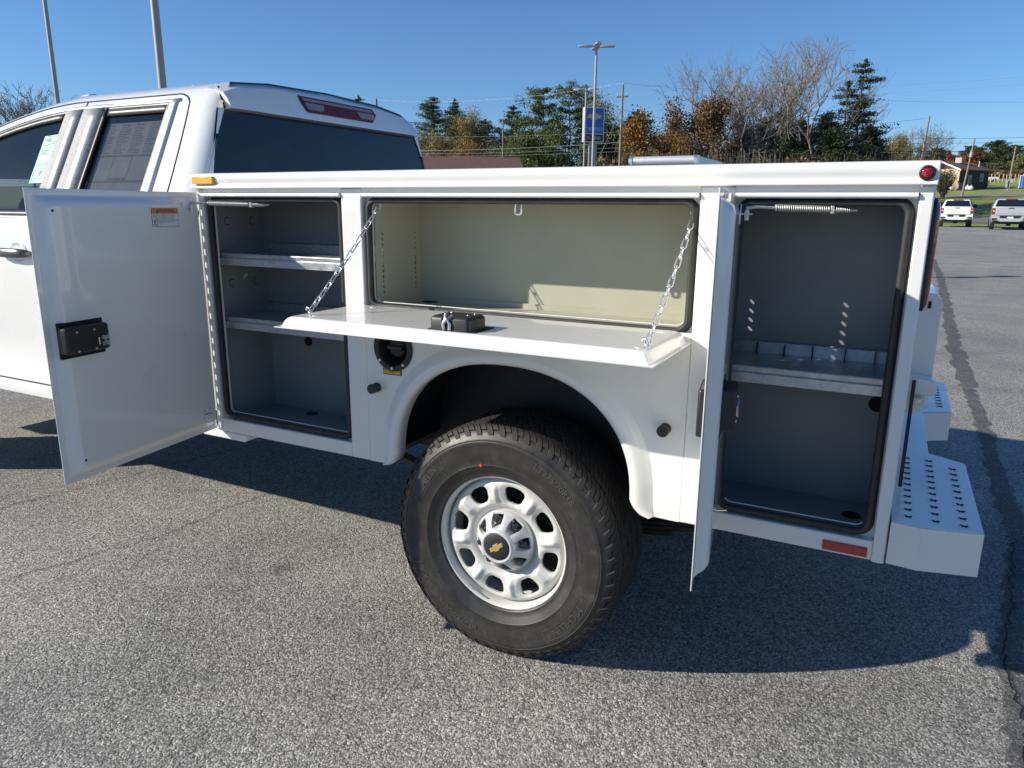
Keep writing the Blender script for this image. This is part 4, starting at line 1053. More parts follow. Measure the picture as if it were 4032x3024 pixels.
    b = B(); b.obox((-2.2, YC, 1.28), (.08, 0, .03), (0, .72, 0), (-.06, 0, .30)); b.build('rear_seat', 'trim', TR, bevel=.04, seg=3)
    for y in (.5, 1.44):
        b = B(); b.obox((-2.16, y, 1.64), (.05, 0, .01), (0, .13, 0), (-.02, 0, .08)); b.build('headrest', 'trim', TR, bevel=.04, seg=3)
    b = B(); b.obox((-3.95, YC, 1.22), (.25, 0, -.02), (0, .80, 0), (0, 0, .18)); b.build('dashboard', 'trim', TR, bevel=.05, seg=3)
    b = B(); c = Vector((-3.52, .50, 1.40)); ax = Vector((1, 0, .42)).normalized(); u = Vector((0, 1, 0)); v = ax.cross(u)
    b.tube([c+.19*(math.cos(2*PI*i/32)*u+math.sin(2*PI*i/32)*v) for i in range(32)], .017, 8, True); b.cyl(c, c-ax*.3, .04, n=12); b.tube([c-.18*u, c+.18*u], .015, 6); b.build('steering_wheel', 'trim', TR, smooth=60)
    # papers in the windows
    def sheet_on(x0, x1, s0, s1, mat_, name, k=.02):
        b = B(); P = [cab_pt(x0, s0), cab_pt(x1, s0), cab_pt(x1, s1), cab_pt(x0, s1)]; b.add([p+Vector((0, k, 0)) for p in P], [(0, 1, 2, 3)])
        o_ = b.build(name, mat_, TR, smooth=0, fix=False); s_ = o_.modifiers.new('thick', 'SOLIDIFY'); s_.thickness = .001
        return o_, (lambda u, v: cab_pt(x0+(x1-x0)*u, s0+(s1-s0)*v)+Vector((0, k-.0012, 0)))
    rnd = random.Random(3)
    def lines(o_, fn, rects, mat_='greyink'):
        b = B()
        for (u0, u1, v0, v1) in rects: b.add([fn(u0, v0), fn(u1, v0), fn(u1, v1), fn(u0, v1)], [(0, 1, 2, 3)])
        b.build('print', mat_, o_, smooth=0, fix=False)
    o_, fn = sheet_on(-3.045, -2.932, 8.31, 8.79, 'green', 'mint_sticker', .006)
    lines(o_, fn, [(.15, .15+rnd.uniform(.25, .5), .97-.025*i, .985-.025*i) for i in (0, 2, 3, 4, 7, 8, 11, 12, 13, 14, 15)] + [(.60, .85, .96-.03*i, .972-.03*i) for i in (0, 4, 5)] + [(.12, .9, .40-.03*i, .41-.03*i) for i in range(2)] + [(.1, .95, .30, .305), (.1, .95, .09, .095), (.1, .12, .09, .30), (.93, .95, .09, .30), (.40, .65, .20, .26), (.46, .58, .14, .20)], 'greyink')
    o_, fn = sheet_on(-2.635, -2.225, 8.22, 8.86, 'paper', 'price_sheet', .022)
    rc = [(.03, .97, .50, .53), (.03, .97, .13, .16), (.62, .625, .13, .50), (.33, .335, .13, .5), (.34, .60, .16, .20)]
    for c_ in range(4):
        for i in range(16):
            u0 = .05+.235*c_; rc.append((u0, u0+rnd.uniform(.08, .19), .92-.0245*i, .93-.0245*i))
    for i in range(4): rc.append((.05+.24*i, .18+.24*i, .955, .975))
    lines(o_, fn, rc)
def init_cab_mats():
    MT['handle'] = simple('dark_chrome_handle', (.16, .16, .16), .3, metal=.7)
    m = NT('privacy_glass'); m.set(Base_Color=(.010, .014, .018), Roughness=.015, Alpha=.62, Coat_Weight=.6); MT['sideglass'] = m.m
init_cab_mats()
cab()

# ---------------------------------------------------------------- trees
def mesh_np(name, V, F, mat_, parent=None, smooth=False):
    me = bpy.data.meshes.new(name); V = np.asarray(V, dtype=np.float32); F = np.asarray(F, dtype=np.int32)
    me.vertices.add(len(V)); me.vertices.foreach_set('co', V.ravel())
    k = F.shape[1]; me.loops.add(F.size); me.loops.foreach_set('vertex_index', F.ravel())
    me.polygons.add(len(F)); me.polygons.foreach_set('loop_start', np.arange(0, F.size, k, dtype=np.int32)); me.polygons.foreach_set('loop_total', np.full(len(F), k, dtype=np.int32))
    if smooth: me.polygons.foreach_set('use_smooth', [True]*len(F))
    me.materials.append(MT[mat_]); me.update(calc_edges=True); me.validate()
    o = bpy.data.objects.new(name, me); COL.objects.link(o)
    if parent is not None: o.parent = parent
    return o
def tubes_np(segs, n):
    S = np.array([(*a, *c, r0, r1) for a, c, r0, r1 in segs]); A, C, R0, R1 = S[:, :3], S[:, 3:6], S[:, 6], S[:, 7]
    D = C-A; D /= np.linalg.norm(D, axis=1, keepdims=True)+1e-9
    ref = np.where(np.abs(D[:, 2:3]) > .9, np.array([[1., 0, 0]]), np.array([[0, 0, 1.]])); U = np.cross(D, ref); U /= np.linalg.norm(U, axis=1, keepdims=True)+1e-9; Wv = np.cross(D, U)
    V = []; 
    for P, R_ in ((A, R0), (C, R1)):
        for k in range(n):
            t = 2*PI*k/n; V.append(P+R_[:, None]*(math.cos(t)*U+math.sin(t)*Wv))
    V = np.stack(V, 1).reshape(-1, 3); base = np.arange(len(S))[:, None]*(2*n)
    F = np.concatenate([base+np.array([[k, (k+1) % n, n+(k+1) % n, n+k]]) for k in range(n)])
    return V, F
def leaves_np(P, size, rnd, flat=.0, tri=True):
    """one small leaf clump face per point"""
    n = len(P); P = np.asarray(P); s_ = np.asarray(size)
    if s_.ndim == 0: s_ = np.full(n, float(s_))
    a = rnd.normal(size=(n, 3)); a /= np.linalg.norm(a, axis=1, keepdims=True); c = rnd.normal(size=(n, 3)); c[:, 2] *= 1-flat; c -= (c*a).sum(1, keepdims=True)*a; c /= np.linalg.norm(c, axis=1, keepdims=True)
    s1 = (s_*rnd.uniform(.6, 1.3, n))[:, None]; s2 = (s_*rnd.uniform(.35, .75, n))[:, None]
    if tri:
        V = np.stack([P-a*s1, P+a*s1*.8+c*s2, P+a*s1*.6-c*s2], 1).reshape(-1, 3); F = np.arange(3*n).reshape(-1, 3)
    else:
        V = np.stack([P-a*s1, P+c*s2, P+a*s1, P-c*s2], 1).reshape(-1, 3); F = np.arange(4*n).reshape(-1, 4)
    return V, F
def grow(rnd, h, spread=.5, trunk_frac=.3, r0=None, levels=5, kids=(2, 3), up=.25, curl=.18, lean=0.0, minr=.012, side=.6, decay=.60, ring=False):
    """branching skeleton: list of segments and twig tips"""
    segs = []; tips = []
    r0 = r0 or h*.016
    def rv(s_): return Vector((rnd.normal()*s_, rnd.normal()*s_, rnd.normal()*s_))
    def br(p, d_, L, r, lv):
        n = 4 if lv < 2 else 3; q = p
        for i in range(n):
            d_ = (d_ + rv(curl) + Vector((0, 0, up*(.35 if lv == 0 else .22)))).normalized()
            e = q + d_*L/n; ra, rb = r*(1-.42*i/n), r*(1-.42*(i+1)/n); segs.append((q, e, ra, rb)); q = e
            if lv > 0 and lv < levels and i < n-1 and rnd.uniform() < side:
                sd_ = (d_ + rv(.75)).normalized(); br(q, sd_, L*rnd.uniform(.45, .75), rb*.55, lv+1)
        if lv >= levels or r*decay < minr: tips.append(q); return
        nk = int(rnd.integers(kids[0], kids[1]+1)) + (1 if lv == 0 and ring else 0); ph = rnd.uniform(0, 2*PI)
        for k in range(nk):
            a_ = ph + 2*PI*k/nk + rnd.normal()*.25; dd = (d_ + (Vector((math.cos(a_), math.sin(a_), 0))*spread*1.25 + rv(.10) if ring and lv < 4 else rv(spread))).normalized(); br(q, dd, L*rnd.uniform(.62, .88), r*decay, lv+1)
    br(Vector((0, 0, 0)), Vector((lean, 0, 1)).normalized(), h*trunk_frac, r0, 0)
    zmax = max(s_[1].z for s_ in segs); k = h/zmax
    segs = [(a*k, c*k, ra, rb) for a, c, ra, rb in segs]; tips = [t*k for t in tips]
    return segs, tips
def split_tree(segs, parent, bark, twig, rsplit):
    big = [s_ for s_ in segs if s_[2] >= rsplit]; small = [s_ for s_ in segs if s_[2] < rsplit]
    if big: mesh_np('trunk', *tubes_np(big, 7), bark, parent, True)
    return small
def tree_root(name, az, d, label, cat, group, rot=0.0, xy=None):
    p = polar(az, d) if xy is None else Vector((xy[0], xy[1], TZ(xy[1])))
    e = thing(name, p-Vector((0, 0, .06)), label, cat, group, local=True); e.rotation_euler = (0, 0, rot); return e
def bare_tree(az, d, el, label, seed, bark='bark', group='bare trees on the skyline', **kw):
    rnd = np.random.default_rng(seed); e = tree_root('bare_tree', az, d, label, 'tree', group, seed*1.3)
    h = zat(el, d)-e.location.z
    segs, tips = grow(rnd, h, **{**dict(spread=.38, trunk_frac=.27, levels=6, kids=(2, 3), r0=h*.0150, curl=.085, up=.26, minr=.004, side=.26, decay=.63, ring=True), **kw})
    small = split_tree(segs, e, bark, None, .05)
    V, F = tubes_np([(a, c, max(ra, .016), max(rb, .010)) for a, c, ra, rb in small], 3); mesh_np('crown', V, F, bark, e)
    return e
def leaf_tree(az, d, el, wid, label, seed, leafmat, name='leafy_tree', bark='bark', dens=15, lsize=.19, group='autumn trees behind the lot', thin=1.0, xy=None, h=None, spread=.62, blob=.9):
    rnd = np.random.default_rng(seed); e = tree_root(name, az, d, label, 'tree', group, seed*.9, xy)
    h = h or zat(el, d)-e.location.z
    segs, tips = grow(rnd, h, spread=spread, trunk_frac=.24, levels=4, kids=(2, 4), r0=h*.016, curl=.14, up=.2, minr=.015, side=.7)
    R_ = max(max(abs(t.x), abs(t.y)) for t in tips)+.3; k = 1.3*wid/R_
    segs = [(Vector((a.x*k, a.y*k, a.z)), Vector((c.x*k, c.y*k, c.z)), ra, rb) for a, c, ra, rb in segs]; tips = [Vector((t.x*k, t.y*k, t.z)) for t in tips]
    small = split_tree(segs, e, bark, None, .03)
    tag(mesh_np('branch_crown' if e.children else 'trunk', *tubes_np([(a, c, max(ra, .02), max(rb, .015)) for a, c, ra, rb in small], 3), bark, e), kind='stuff')
    T = np.array([tuple(t) for t in tips]); T = T[rnd.uniform(size=len(T)) < thin]
    mids = np.array([tuple(s_[1]) for s_ in segs if s_[2] < .06])
    if len(mids): T = np.concatenate([T, mids[rnd.uniform(size=len(mids)) < .5*thin]])
    dens = int(dens*3.2)+1; P = np.repeat(T, dens, 0) + rnd.normal(size=(len(T)*dens, 3))*np.array([[.55, .55, .45]])*blob*(h/12)
    P = P[P[:, 2] > h*.12]
    V, F = leaves_np(P, lsize*.58*(h/12)**.5, rnd, tri=False); mesh_np('crown', V, F, leafmat, e); return e
def conifer(az, d, el, wid, label, seed, leafmat='conif', name='conifer', group='evergreens behind the lot', droop=.25, step=.55, dens=26, base=.08, power=.85, gap=.0, lsize=.34, xy=None, h=None, bark='darkbark', ragged=.25, up=0.0):
    wid *= 1.28; ragged = min(ragged, .42); rnd = np.random.default_rng(seed); e = tree_root(name, az, d, label, 'tree', group, seed*.7, xy)
    h = h or zat(el, d)-e.location.z
    segs = []; q = Vector((0, 0, 0)); n = 8
    for i in range(n):
        p = Vector((rnd.normal()*.06*h/15, rnd.normal()*.06*h/15, h*(i+1)/n*.985)); segs.append((q, p, h*.015*(1-i/n)+.02, h*.015*(1-(i+1)/n)+.02)); q = p
    mesh_np('trunk', *tubes_np(segs, 7), bark, e, True)
    bs = []; pts = []; sz = []
    z = h*base; k = 0
    while z < h*.985:
        f_ = (z/h-base)/(1-base); Lb = wid*(1-f_)**power*(.35+.65*min(1, f_*6+.45))
        for j in range(int(rnd.integers(4, 7))):
            if rnd.uniform() < gap: continue
            a = rnd.uniform(0, 2*PI); L = max(.25, Lb*rnd.uniform(1-ragged*1.6, 1+ragged)); dr = droop*rnd.uniform(.5, 1.4)*(1-f_*.9)-up
            d_ = Vector((math.cos(a), math.sin(a), .18-dr*.4)); p = Vector((0, 0, z))
            m_ = max(3, int(L/.5)); last = p
            for i in range(1, m_+1):
                t = i/m_; c = p + d_*L*t + Vector((0, 0, -dr*L*t*t*.5 + .10*L*t**3)); bs.append((last, c, .05*(1-t)*h/15+.016, .05*(1-t)*h/15+.012)); last = c
                if t > .22:
                    nn = int(3.4*dens*(.35+.65*t)*min(1, L/1.5)/m_*3)+1
                    sp = .20+.26*L*(1-abs(t-.6))*.5
                    for _ in range(nn): pts.append((c.x+rnd.normal()*sp, c.y+rnd.normal()*sp, c.z+rnd.normal()*sp*.38-.05)); sz.append(lsize*.50*(.7+.5*(1-f_)))
        z += step*rnd.uniform(.75, 1.25)*(h/15)
    for _ in range(40): pts.append((rnd.normal()*.12, rnd.normal()*.12, h*rnd.uniform(.95, 1.0))); sz.append(lsize*.6)
    mesh_np('branches', *tubes_np(bs, 3), bark, e)
    V, F = leaves_np(np.array(pts), np.array(sz), rnd, flat=.4); mesh_np('crown', V, F, leafmat, e); return e
def trees():
    # evergreens behind the cab and the brown roof
    conifer(-38.45, 128, 7.75, 4.2, 'evergreen peeking over the cab roof beside the crossarm pole', 11, 'conif', ragged=.35)
    conifer(-33.05, 132, 7.75, 4.6, 'dark broad evergreen just behind the cab, nearest the white cab corner', 12, 'conif', ragged=.4, power=.62)
    conifer(-31.5, 128, 7.65, 4.2, 'dark pointed evergreen second from the cab, above the brown roof', 13, 'conif', ragged=.35, power=.8)
    leaf_tree(-30.1, 124, 7.0, 2.9, 'slim tan-leaved tree beside the dark pointed evergreen', 14, 'tan', dens=7, spread=.4)
    leaf_tree(-33.6, 116, 5.6, 2.6, 'low tan tree at the white cab corner', 15, 'olive', dens=7)
    conifer(-27.2, 126, 7.28, 4.4, 'grey-green evergreen between the tan tree and the tall pine', 16, 'conif', ragged=.45, power=.75)
    leaf_tree(-28.7, 108, 5.0, 3.2, 'half-bare brown tree in front of the evergreens', 17, 'brownleaf', dens=3, thin=.6)
    leaf_tree(-30.8, 108, 4.6, 2.6, 'low reddish-brown tree over the brown roof', 18, 'orangeleaf', dens=4, thin=.7)
    leaf_tree(-26.4, 112, 5.0, 3.0, 'thin brown tree left of the tall pine', 19, 'brownleaf', dens=3, thin=.6)
    conifer(-29.3, 136, 6.3, 4.4, 'grey-green evergreen behind the slim tan tree', 20, 'conif', ragged=.4, power=.6)
    leaf_tree(-25.4, 118, 5.6, 3.6, 'olive tree filling the gap left of the tall pine', 28, 'olive', dens=7)
    leaf_tree(-32.3, 112, 5.0, 3.2, 'tan-brown tree at the foot of the dark evergreens', 29, 'tan', dens=6)
    # big pines behind the sign
    conifer(-25.0, 104, 8.35, 4.6, 'tall ragged yellow-green pine left of the dealer sign', 21, 'pine', 'pine_tree', ragged=.6, power=.36, gap=.18, step=.85, dens=40, droop=.05, up=.12, lsize=.36, base=.14)
    conifer(-23.0, 106, 8.42, 4.8, 'tallest broad pine directly behind the two-headed lamp', 22, 'pine', 'pine_tree', ragged=.6, power=.34, gap=.15, step=.85, dens=42, droop=.05, up=.12, lsize=.36, base=.12)
    conifer(-25.9, 98, 5.6, 4.6, 'low bright green pine at the brown roof gable', 23, 'pine', 'pine_tree', ragged=.5, power=.5, gap=.1, step=.8, dens=36, droop=.1, lsize=.34)
    leaf_tree(-20.6, 112, 7.95, 3.2, 'thin olive-tan tree behind the blue sign', 24, 'tan', dens=6, thin=.8)
    leaf_tree(-21.4, 108, 6.2, 3.2, 'olive tree low behind the sign column', 27, 'olive', dens=7)
    conifer(-18.1, 110, 6.95, 3.6, 'dark evergreen right behind the wooden utility pole', 25, 'conif', ragged=.4, power=.6)
    conifer(-19.6, 108, 5.9, 3.4, 'dark low evergreen between sign and utility pole', 26, 'conif', ragged=.4, power=.5)
    # orange and brown broadleaf trees
    leaf_tree(-17.2, 92, 6.55, 2.9, 'orange-leaved tree right of the utility pole', 31, 'orangeleaf', dens=8, lsize=.30)
    leaf_tree(-14.9, 96, 7.45, 3.6, 'russet-brown tree above the silver trailer', 32, 'brownleaf', dens=8, lsize=.28)
    leaf_tree(-12.0, 98, 7.35, 3.4, 'brown-leaved tree left of the forked bare tree', 33, 'brownleaf', dens=7, lsize=.28)
    leaf_tree(-16.0, 90, 5.4, 2.8, 'low orange-brown tree behind the silver trailer roof', 34, 'orangeleaf', dens=6)
    leaf_tree(-13.4, 88, 5.2, 2.6, 'low brown thicket tree right of the trailer roof', 35, 'brownleaf', dens=6)
    leaf_tree(-10.4, 104, 6.6, 3.6, 'brown tree behind the pale straight trunk', 36, 'brownleaf', dens=6)
    leaf_tree(-18.6, 104, 5.6, 3.0, 'olive-brown tree at the foot of the utility pole', 37, 'olive', dens=6)
    leaf_tree(-6.2, 116, 5.4, 3.6, 'pale tan tree deep behind the bare trunks', 38, 'tan', dens=5)
    # tall bare trees
    bare_tree(-14.0, 100, 10.5, 'slender many-branched bare tree, first from the utility pole', 41, 'palebark', spread=.30)
    bare_tree(-10.1, 98, 10.6, 'bare tree with pale straight trunk and wide arching limbs', 42, 'palebark', trunk_frac=.34, spread=.50)
    bare_tree(-8.8, 101, 11.35, 'tallest bare tree with upright forked trunk', 43, 'palebark', trunk_frac=.36, spread=.36)
    bare_tree(-7.7, 104, 11.2, 'bare tree leaning between the forked one and the spreading one', 46, 'palebark', spread=.34, lean=.10)
    bare_tree(-5.9, 97, 10.95, 'broad vase-shaped bare tree beside the spruce', 44, 'palebark', trunk_frac=.30, spread=.46)
    bare_tree(-11.9, 104, 9.4, 'thin grey bare tree behind the brown trees', 45, 'palebark', spread=.34)
    # dark evergreens below the bare trees and the tall spruce
    for az, d, el, wd, lb, sd in ((-9.3, 112, 6.3, 3.4, 'dark evergreen behind the pale straight trunk', 51), (-8.0, 110, 6.7, 3.4, 'dark evergreen under the tallest bare tree', 52), (-6.7, 108, 6.1, 3.2, 'dark evergreen left of the vase-shaped tree', 53), (-5.2, 106, 6.4, 3.4, 'dark evergreen under the vase-shaped tree', 54), (-10.6, 108, 5.2, 3.0, 'low dark evergreen beside the brown thicket', 55), (-2.4, 104, 5.6, 3.0, 'dark low evergreen at the foot of the spruce', 56), (-7.4, 98, 5.0, 3.0, 'low dark evergreen in front of the bare trees', 57), (-4.4, 98, 5.4, 3.0, 'dark spreading evergreen just left of the spruce', 58)):
        conifer(az, d, el, wd, lb, sd, 'spruce', ragged=.35, power=.6, droop=.35)
    conifer(-3.15, 98, 9.7, 3.5, 'tall open spruce with drooping branches against the sky', 59, 'spruce', 'spruce_tree', ragged=.45, power=.62, gap=.30, step=.75, droop=.55, dens=22, base=.18)
    conifer(-4.0, 100, 8.4, 3.0, 'second open spruce just left of the tall one', 60, 'spruce', 'spruce_tree', ragged=.45, power=.6, gap=.30, step=.75, droop=.5, dens=20, base=.2)
    # tan trees left of the house, far bare tree
    leaf_tree(-1.3, 150, 4.75, 3.6, 'yellow-green tree right of the spruce', 61, 'olive', dens=8)
    leaf_tree(.05, 150, 5.0, 3.4, 'tan tree behind the leaning service pole', 62, 'tan', dens=7)
    leaf_tree(-.6, 146, 4.2, 2.8, 'low olive tree between the yellow-green and tan trees', 66, 'olive', dens=8)
    leaf_tree(1.0, 152, 4.4, 2.6, 'low tan tree right of the leaning service pole', 63, 'tan', dens=6)
    bare_tree(1.6, 158, 5.8, 'bare spreading tree above the house roof', 64, 'bark', spread=.5)
    bare_tree(.3, 156, 5.5, 'pale bare tree behind the tan tree', 65, 'palebark', spread=.4)
    # far wood on the rise
    rr = random.Random(9); k = 0
    nth = ['first', 'second', 'third', 'fourth', 'fifth', 'sixth', 'seventh', 'eighth', 'ninth', 'tenth', 'eleventh', 'twelfth', 'thirteenth', 'fourteenth', 'fifteenth', 'sixteenth']
    kinds = [('conif', 'dark evergreen'), ('conif', 'dark evergreen'), ('olive', 'olive tree'), ('brownleaf', 'brown tree')]
    az = 1.7
    while az < 7.9:
        kd, lb = kinds[k % 4]; d = 285+rr.uniform(-10, 25); el = 4.05+rr.uniform(-.35, .2); lb = 'far %s, %s in the row beyond the field counted from the house' % (lb, nth[k])
        if kd == 'conif': conifer(az, d, el+.1, 4.6, lb, 70+k, 'conif', group='far wood beyond the field', ragged=.35, power=.5, step=.8, dens=16, lsize=.6)
        else: leaf_tree(az, d-12, el-.5, 5.0, lb, 70+k, kd, group='far wood beyond the field', dens=4, lsize=.55)
        az += .42+rr.uniform(0, .12); k += 1
    conifer(5.05, 250, 4.35, 4.6, 'large dark pine standing proud of the far wood', 101, 'conif', ragged=.4, power=.5, step=.8, dens=20, lsize=.55)
    leaf_tree(3.75, 252, 3.6, 3.4, 'bright red maple beside the service pole, beyond the house', 102, 'redleaf', dens=6, lsize=.5)
    leaf_tree(2.95, 255, 3.62, 3.6, 'rust-red maple above the house roof', 103, 'redleaf', dens=6, lsize=.5)
    leaf_tree(4.3, 255, 3.5, 3.0, 'orange-yellow maple right of the red maple', 104, 'orangeleaf', dens=6, lsize=.5)
    leaf_tree(6.1, 245, 3.5, 4.2, 'yellow-olive tree beside the meter pole', 105, 'olive', dens=6, lsize=.5)
    leaf_tree(4.75, 235, 3.0, 4.0, 'grey half-bare tree at the field edge', 106, 'brownleaf', dens=2, lsize=.4, thin=.6)
    # tops of trees beyond the cab windscreen
    bare_tree(-59.6, 70, 7.4, 'bare treetop at the picture edge beyond the cab', 107, 'bark', spread=.45)
    bare_tree(-58.2, 84, 6.7, 'second bare treetop just over the cab roof edge', 108, 'bark', spread=.45)
    # one tangle of brush under everything: nobody could count it
    rnd = np.random.default_rng(77); P = []; S_ = []; st = []
    for az0, az1, d, top, n in ((-40, -19, 100, 4.3, 5200), (-19, -8, 84, 4.5, 3600), (-10, 1.5, 96, 4.2, 3600), (-.5, 8, 236, 2.75, 1800)):
        for i in range(n):
            a = rnd.uniform(az0, az1); dd = d+rnd.uniform(-4, 6); p = polar(a, dd); hmax = zat(top, dd)-p.z
            nz = noise.noise(Vector((p.x*.13, p.y*.13, 3.7)))*.5+.5
            P.append((p.x, p.y, p.z+max(.3, hmax*(.45+.6*nz))*rnd.uniform(0, 1)**.8)); S_.append(.30 if d < 150 else .5)
            if i % 7 == 0: st.append((Vector((p.x, p.y, p.z)), Vector((p.x+rnd.normal()*.5, p.y+rnd.normal()*.5, p.z+hmax*rnd.uniform(.5, .95))), .035, .015))
    V, F = leaves_np(np.array(P), np.array(S_), rnd, tri=False); b_ = mesh_np('undergrowth', V, F, 'brownleaf'); tag(b_, 'brown tangle of brush between the trees', 'undergrowth', kind='stuff')
    b_ = mesh_np('brush_stems', *tubes_np(st, 3), 'bark', b_)
trees()
def bush(az, d, el, label):
    rnd = np.random.default_rng(8); e = tree_root('bush', az, d, label, 'bush', None); h = zat(el, d)-e.location.z; st = []; P = []
    for i in range(46):
        a = rnd.uniform(0, 2*PI); r = abs(rnd.normal())*.22*h; p = Vector((math.cos(a)*.25*rnd.uniform(), math.sin(a)*.25*rnd.uniform(), 0)); q = Vector((math.cos(a)*r, math.sin(a)*r, h*rnd.uniform(.55, 1)))
        m_ = p.lerp(q, .5)+Vector((0, 0, .1)); st += [(p, m_, .03, .02), (m_, q, .02, .01)]
        for _ in range(46):
            t = rnd.uniform(.25, 1.03); c = p.lerp(q, t); P.append((c.x+rnd.normal()*.16, c.y+rnd.normal()*.16, c.z+rnd.normal()*.14))
    mesh_np('stems', *tubes_np(st, 4), 'bark', e); V, F = leaves_np(np.array(P), .13, rnd, tri=False); mesh_np('crown', V, F, 'bushleaf', e)
bush(2.42, 124, 2.66, 'upright olive bush in front of the tan house wall')

# ---------------------------------------------------------------- poles, lamps, sign, wires
def lamp_post(az, d, el, heads, label, rp=.075, beyond=None, rot=0.0, head_l=.62):
    p = polar(az, d); e = thing('lot_lamp', p, label, 'lamp post', 'parking lot lamp posts', local=True); H = (zat(el, d)-p.z) if beyond is None else beyond
    e.rotation_euler = (0, 0, rot)
    b = B(); b.cyl((0, 0, 0), (0, 0, .5), .28, .26, 20); b.build('base', 'gravel', e)
    b = B(); b.cyl((0, 0, .45), (0, 0, H), rp, rp*.72, 14); b.build('pole', 'polemetal', e, smooth=50)
    for k in heads:
        M_ = Matrix.Translation((0, 0, H)) @ Matrix.Rotation(rad(k), 4, 'Z'); b = B(M_)
        b.box(0, .22, -.025, .025, -.10, -.04)
        rings = [[(x, y*w_, z) for y, z in ((-1, -.085), (-1, -.03), (-.6, .005), (.6, .005), (1, -.03), (1, -.085))] for x, w_ in ((.18, .10), (.30, .17), (.30+head_l*.7, .17), (.30+head_l, .09))]
        b.loft(rings, caps=True); b.build('lamp_head', 'lamphead', e, smooth=40)
    return e
lamp_post(-21.25, 40, 11.25, (0, 90, 180, 270), 'tall lamp post with four flat heads in front of the dealer sign', .085, rot=rad(28))
lamp_post(-21.9, 58, 8.42, (0, 180), 'shorter two-headed lamp post beside the dealer sign', .085, rot=rad(12))
lamp_post(-51.42, 16.5, 0, (0, 180), 'thick grey lamp post rising behind the cab roof', .085, beyond=9.0, rot=rad(40))
lamp_post(-57.6, 31, 0, (0, 180), 'thin grey lamp post at the picture edge beyond the cab', .085, beyond=9.5, rot=rad(40))
def pylon_sign():
    d = 80; p = polar(-21.3, d); e = thing('dealer_sign', p, 'blue dealer pylon sign with bowtie emblem on a grey column', 'sign', local=True)
    e.rotation_euler = (0, 0, rad(38)); zt, zb = zat(7.12, d)-p.z, zat(4.72, d)-p.z; zm = zb+(zt-zb)*.24; w_ = 1.02
    B().box(-.42, -.06, -.16, .16, 0, zb+.05).build('column', 'polemetal', e); B().box(.10, .42, -.16, .16, 0, zb+.05).build('column', 'polemetal', e)
    B().box(-w_-.06, w_+.06, -.30, .30, zb, zt).build('cabinet', 'alum', e, bevel=.02)
    B().box(-w_+.02, w_-.02, -.315, -.29, zm+.03, zt-.07).build('blue_face', 'signblue', e); B().box(-w_+.02, w_-.02, -.313, -.29, zb+.07, zm-.03).build('dark_face', 'signdark', e)
    bow = [(-.033, -.0070), (-.0125, -.0070), (-.0145, -.0125), (.0105, -.0125), (.0125, -.0070), (.0300, -.0070), (.0340, .0070), (.0135, .0070), (.0155, .0125), (-.0105, .0125), (-.0125, .0070), (-.0295, .0070)]
    b = B(); b.plate([[(x*23, z*25+zm+(zt-zm)*.66) for x, z in bow]], 1, -.335, -.312); b.build('emblem', 'signgold', e)
    b = B(); letters(b, 'CHEVROLET', .42, lambda x, y: (x, -.320, zm+(zt-zm)*.18+y), sx=.80); b.build('lettering', 'signwhite', e, smooth=0, fix=False)
    b = B(); letters(b, 'N   SSING', .40, lambda x, y: (x, -.320, (zb+zm)/2+y), sx=.85); b.build('lettering', 'signwhite', e, smooth=0, fix=False)
pylon_sign()
def utility_pole(az, d, el, label, r=.15, arm=None, lean=(0, 0), mat_='wood', extras=None, base=None):
    p = polar(az, d); p = p if base is None else Vector((p.x, p.y, base)); H = zat(el, d)-p.z
    e = thing('utility_pole', p, label, 'utility pole', 'utility poles along the road', local=True); e.rotation_euler = (lean[0], lean[1], 0)
    b = B(); b.cyl((0, 0, -.1), (0, 0, H), r, r*.68, 12); b.build('pole', mat_, e, smooth=50)
    if arm:
        b = B(); b.box(-arm, arm, -.06, .06, H-1.25, H-1.1); b.box(-.05, .05, -.09, -.06, H-1.7, H-1.2); b.build('crossarm', 'darkwood', e)
        for x in (-arm+.08, arm-.08, 0):
            z = H-1.1 if x else H
            b = B(); b.lathe([(.02, 0), (.075, .05), (.05, .10), (.085, .15), (.05, .22), (0, .25)], 10, M=Matrix.Translation((x, 0, z)) @ Matrix.Rotation(rad(90), 4, 'X')); b.build('insulator', 'ceramic', e)
    if extras: extras(e, H)
    return e, p, H
def can(e, H): B().cyl((.0, -.32, H-2.6), (0, -.32, H-1.7), .22, n=14).build('transformer', 'greymeter', e)
def meters(e, H):
    for x, z in ((-.32, 1.0), (.32, 1.2), (-.30, .4)): B().box(x-.16, x+.16, -.30, -.10, z, z+.55).build('meter_box', 'greymeter', e, bevel=.03)
    b = B(); b.cyl((.15, -.18, .1), (.15, -.18, 2.6), .04, n=8); b.build('conduit', 'greymeter', e)
UP = utility_pole(-19.25, 85, 8.62, 'tall wooden utility pole with tilted crossarm right of the sign', .17, arm=.62)
PX = utility_pole(-37.2, 112, 7.5, 'crossarm utility pole peeking over the cab roof', .18, arm=.9, mat_='darkwood')
PS = utility_pole(-27.98, 72, 6.22, 'bare short pole standing before the brown roof', .10)
PA = utility_pole(.80, 118, 5.98, 'leaning wooden pole right of the spruce', .17, lean=(0, rad(2.5)))
PB = utility_pole(3.50, 128, 4.52, 'leaning service pole with transformer in front of the dark house wall', .15, lean=(0, rad(4)), extras=can)
PC = utility_pole(5.95, 150, 3.97, 'pole with grey meter boxes near the blue container', .17, lean=(0, rad(1.5)), extras=meters)
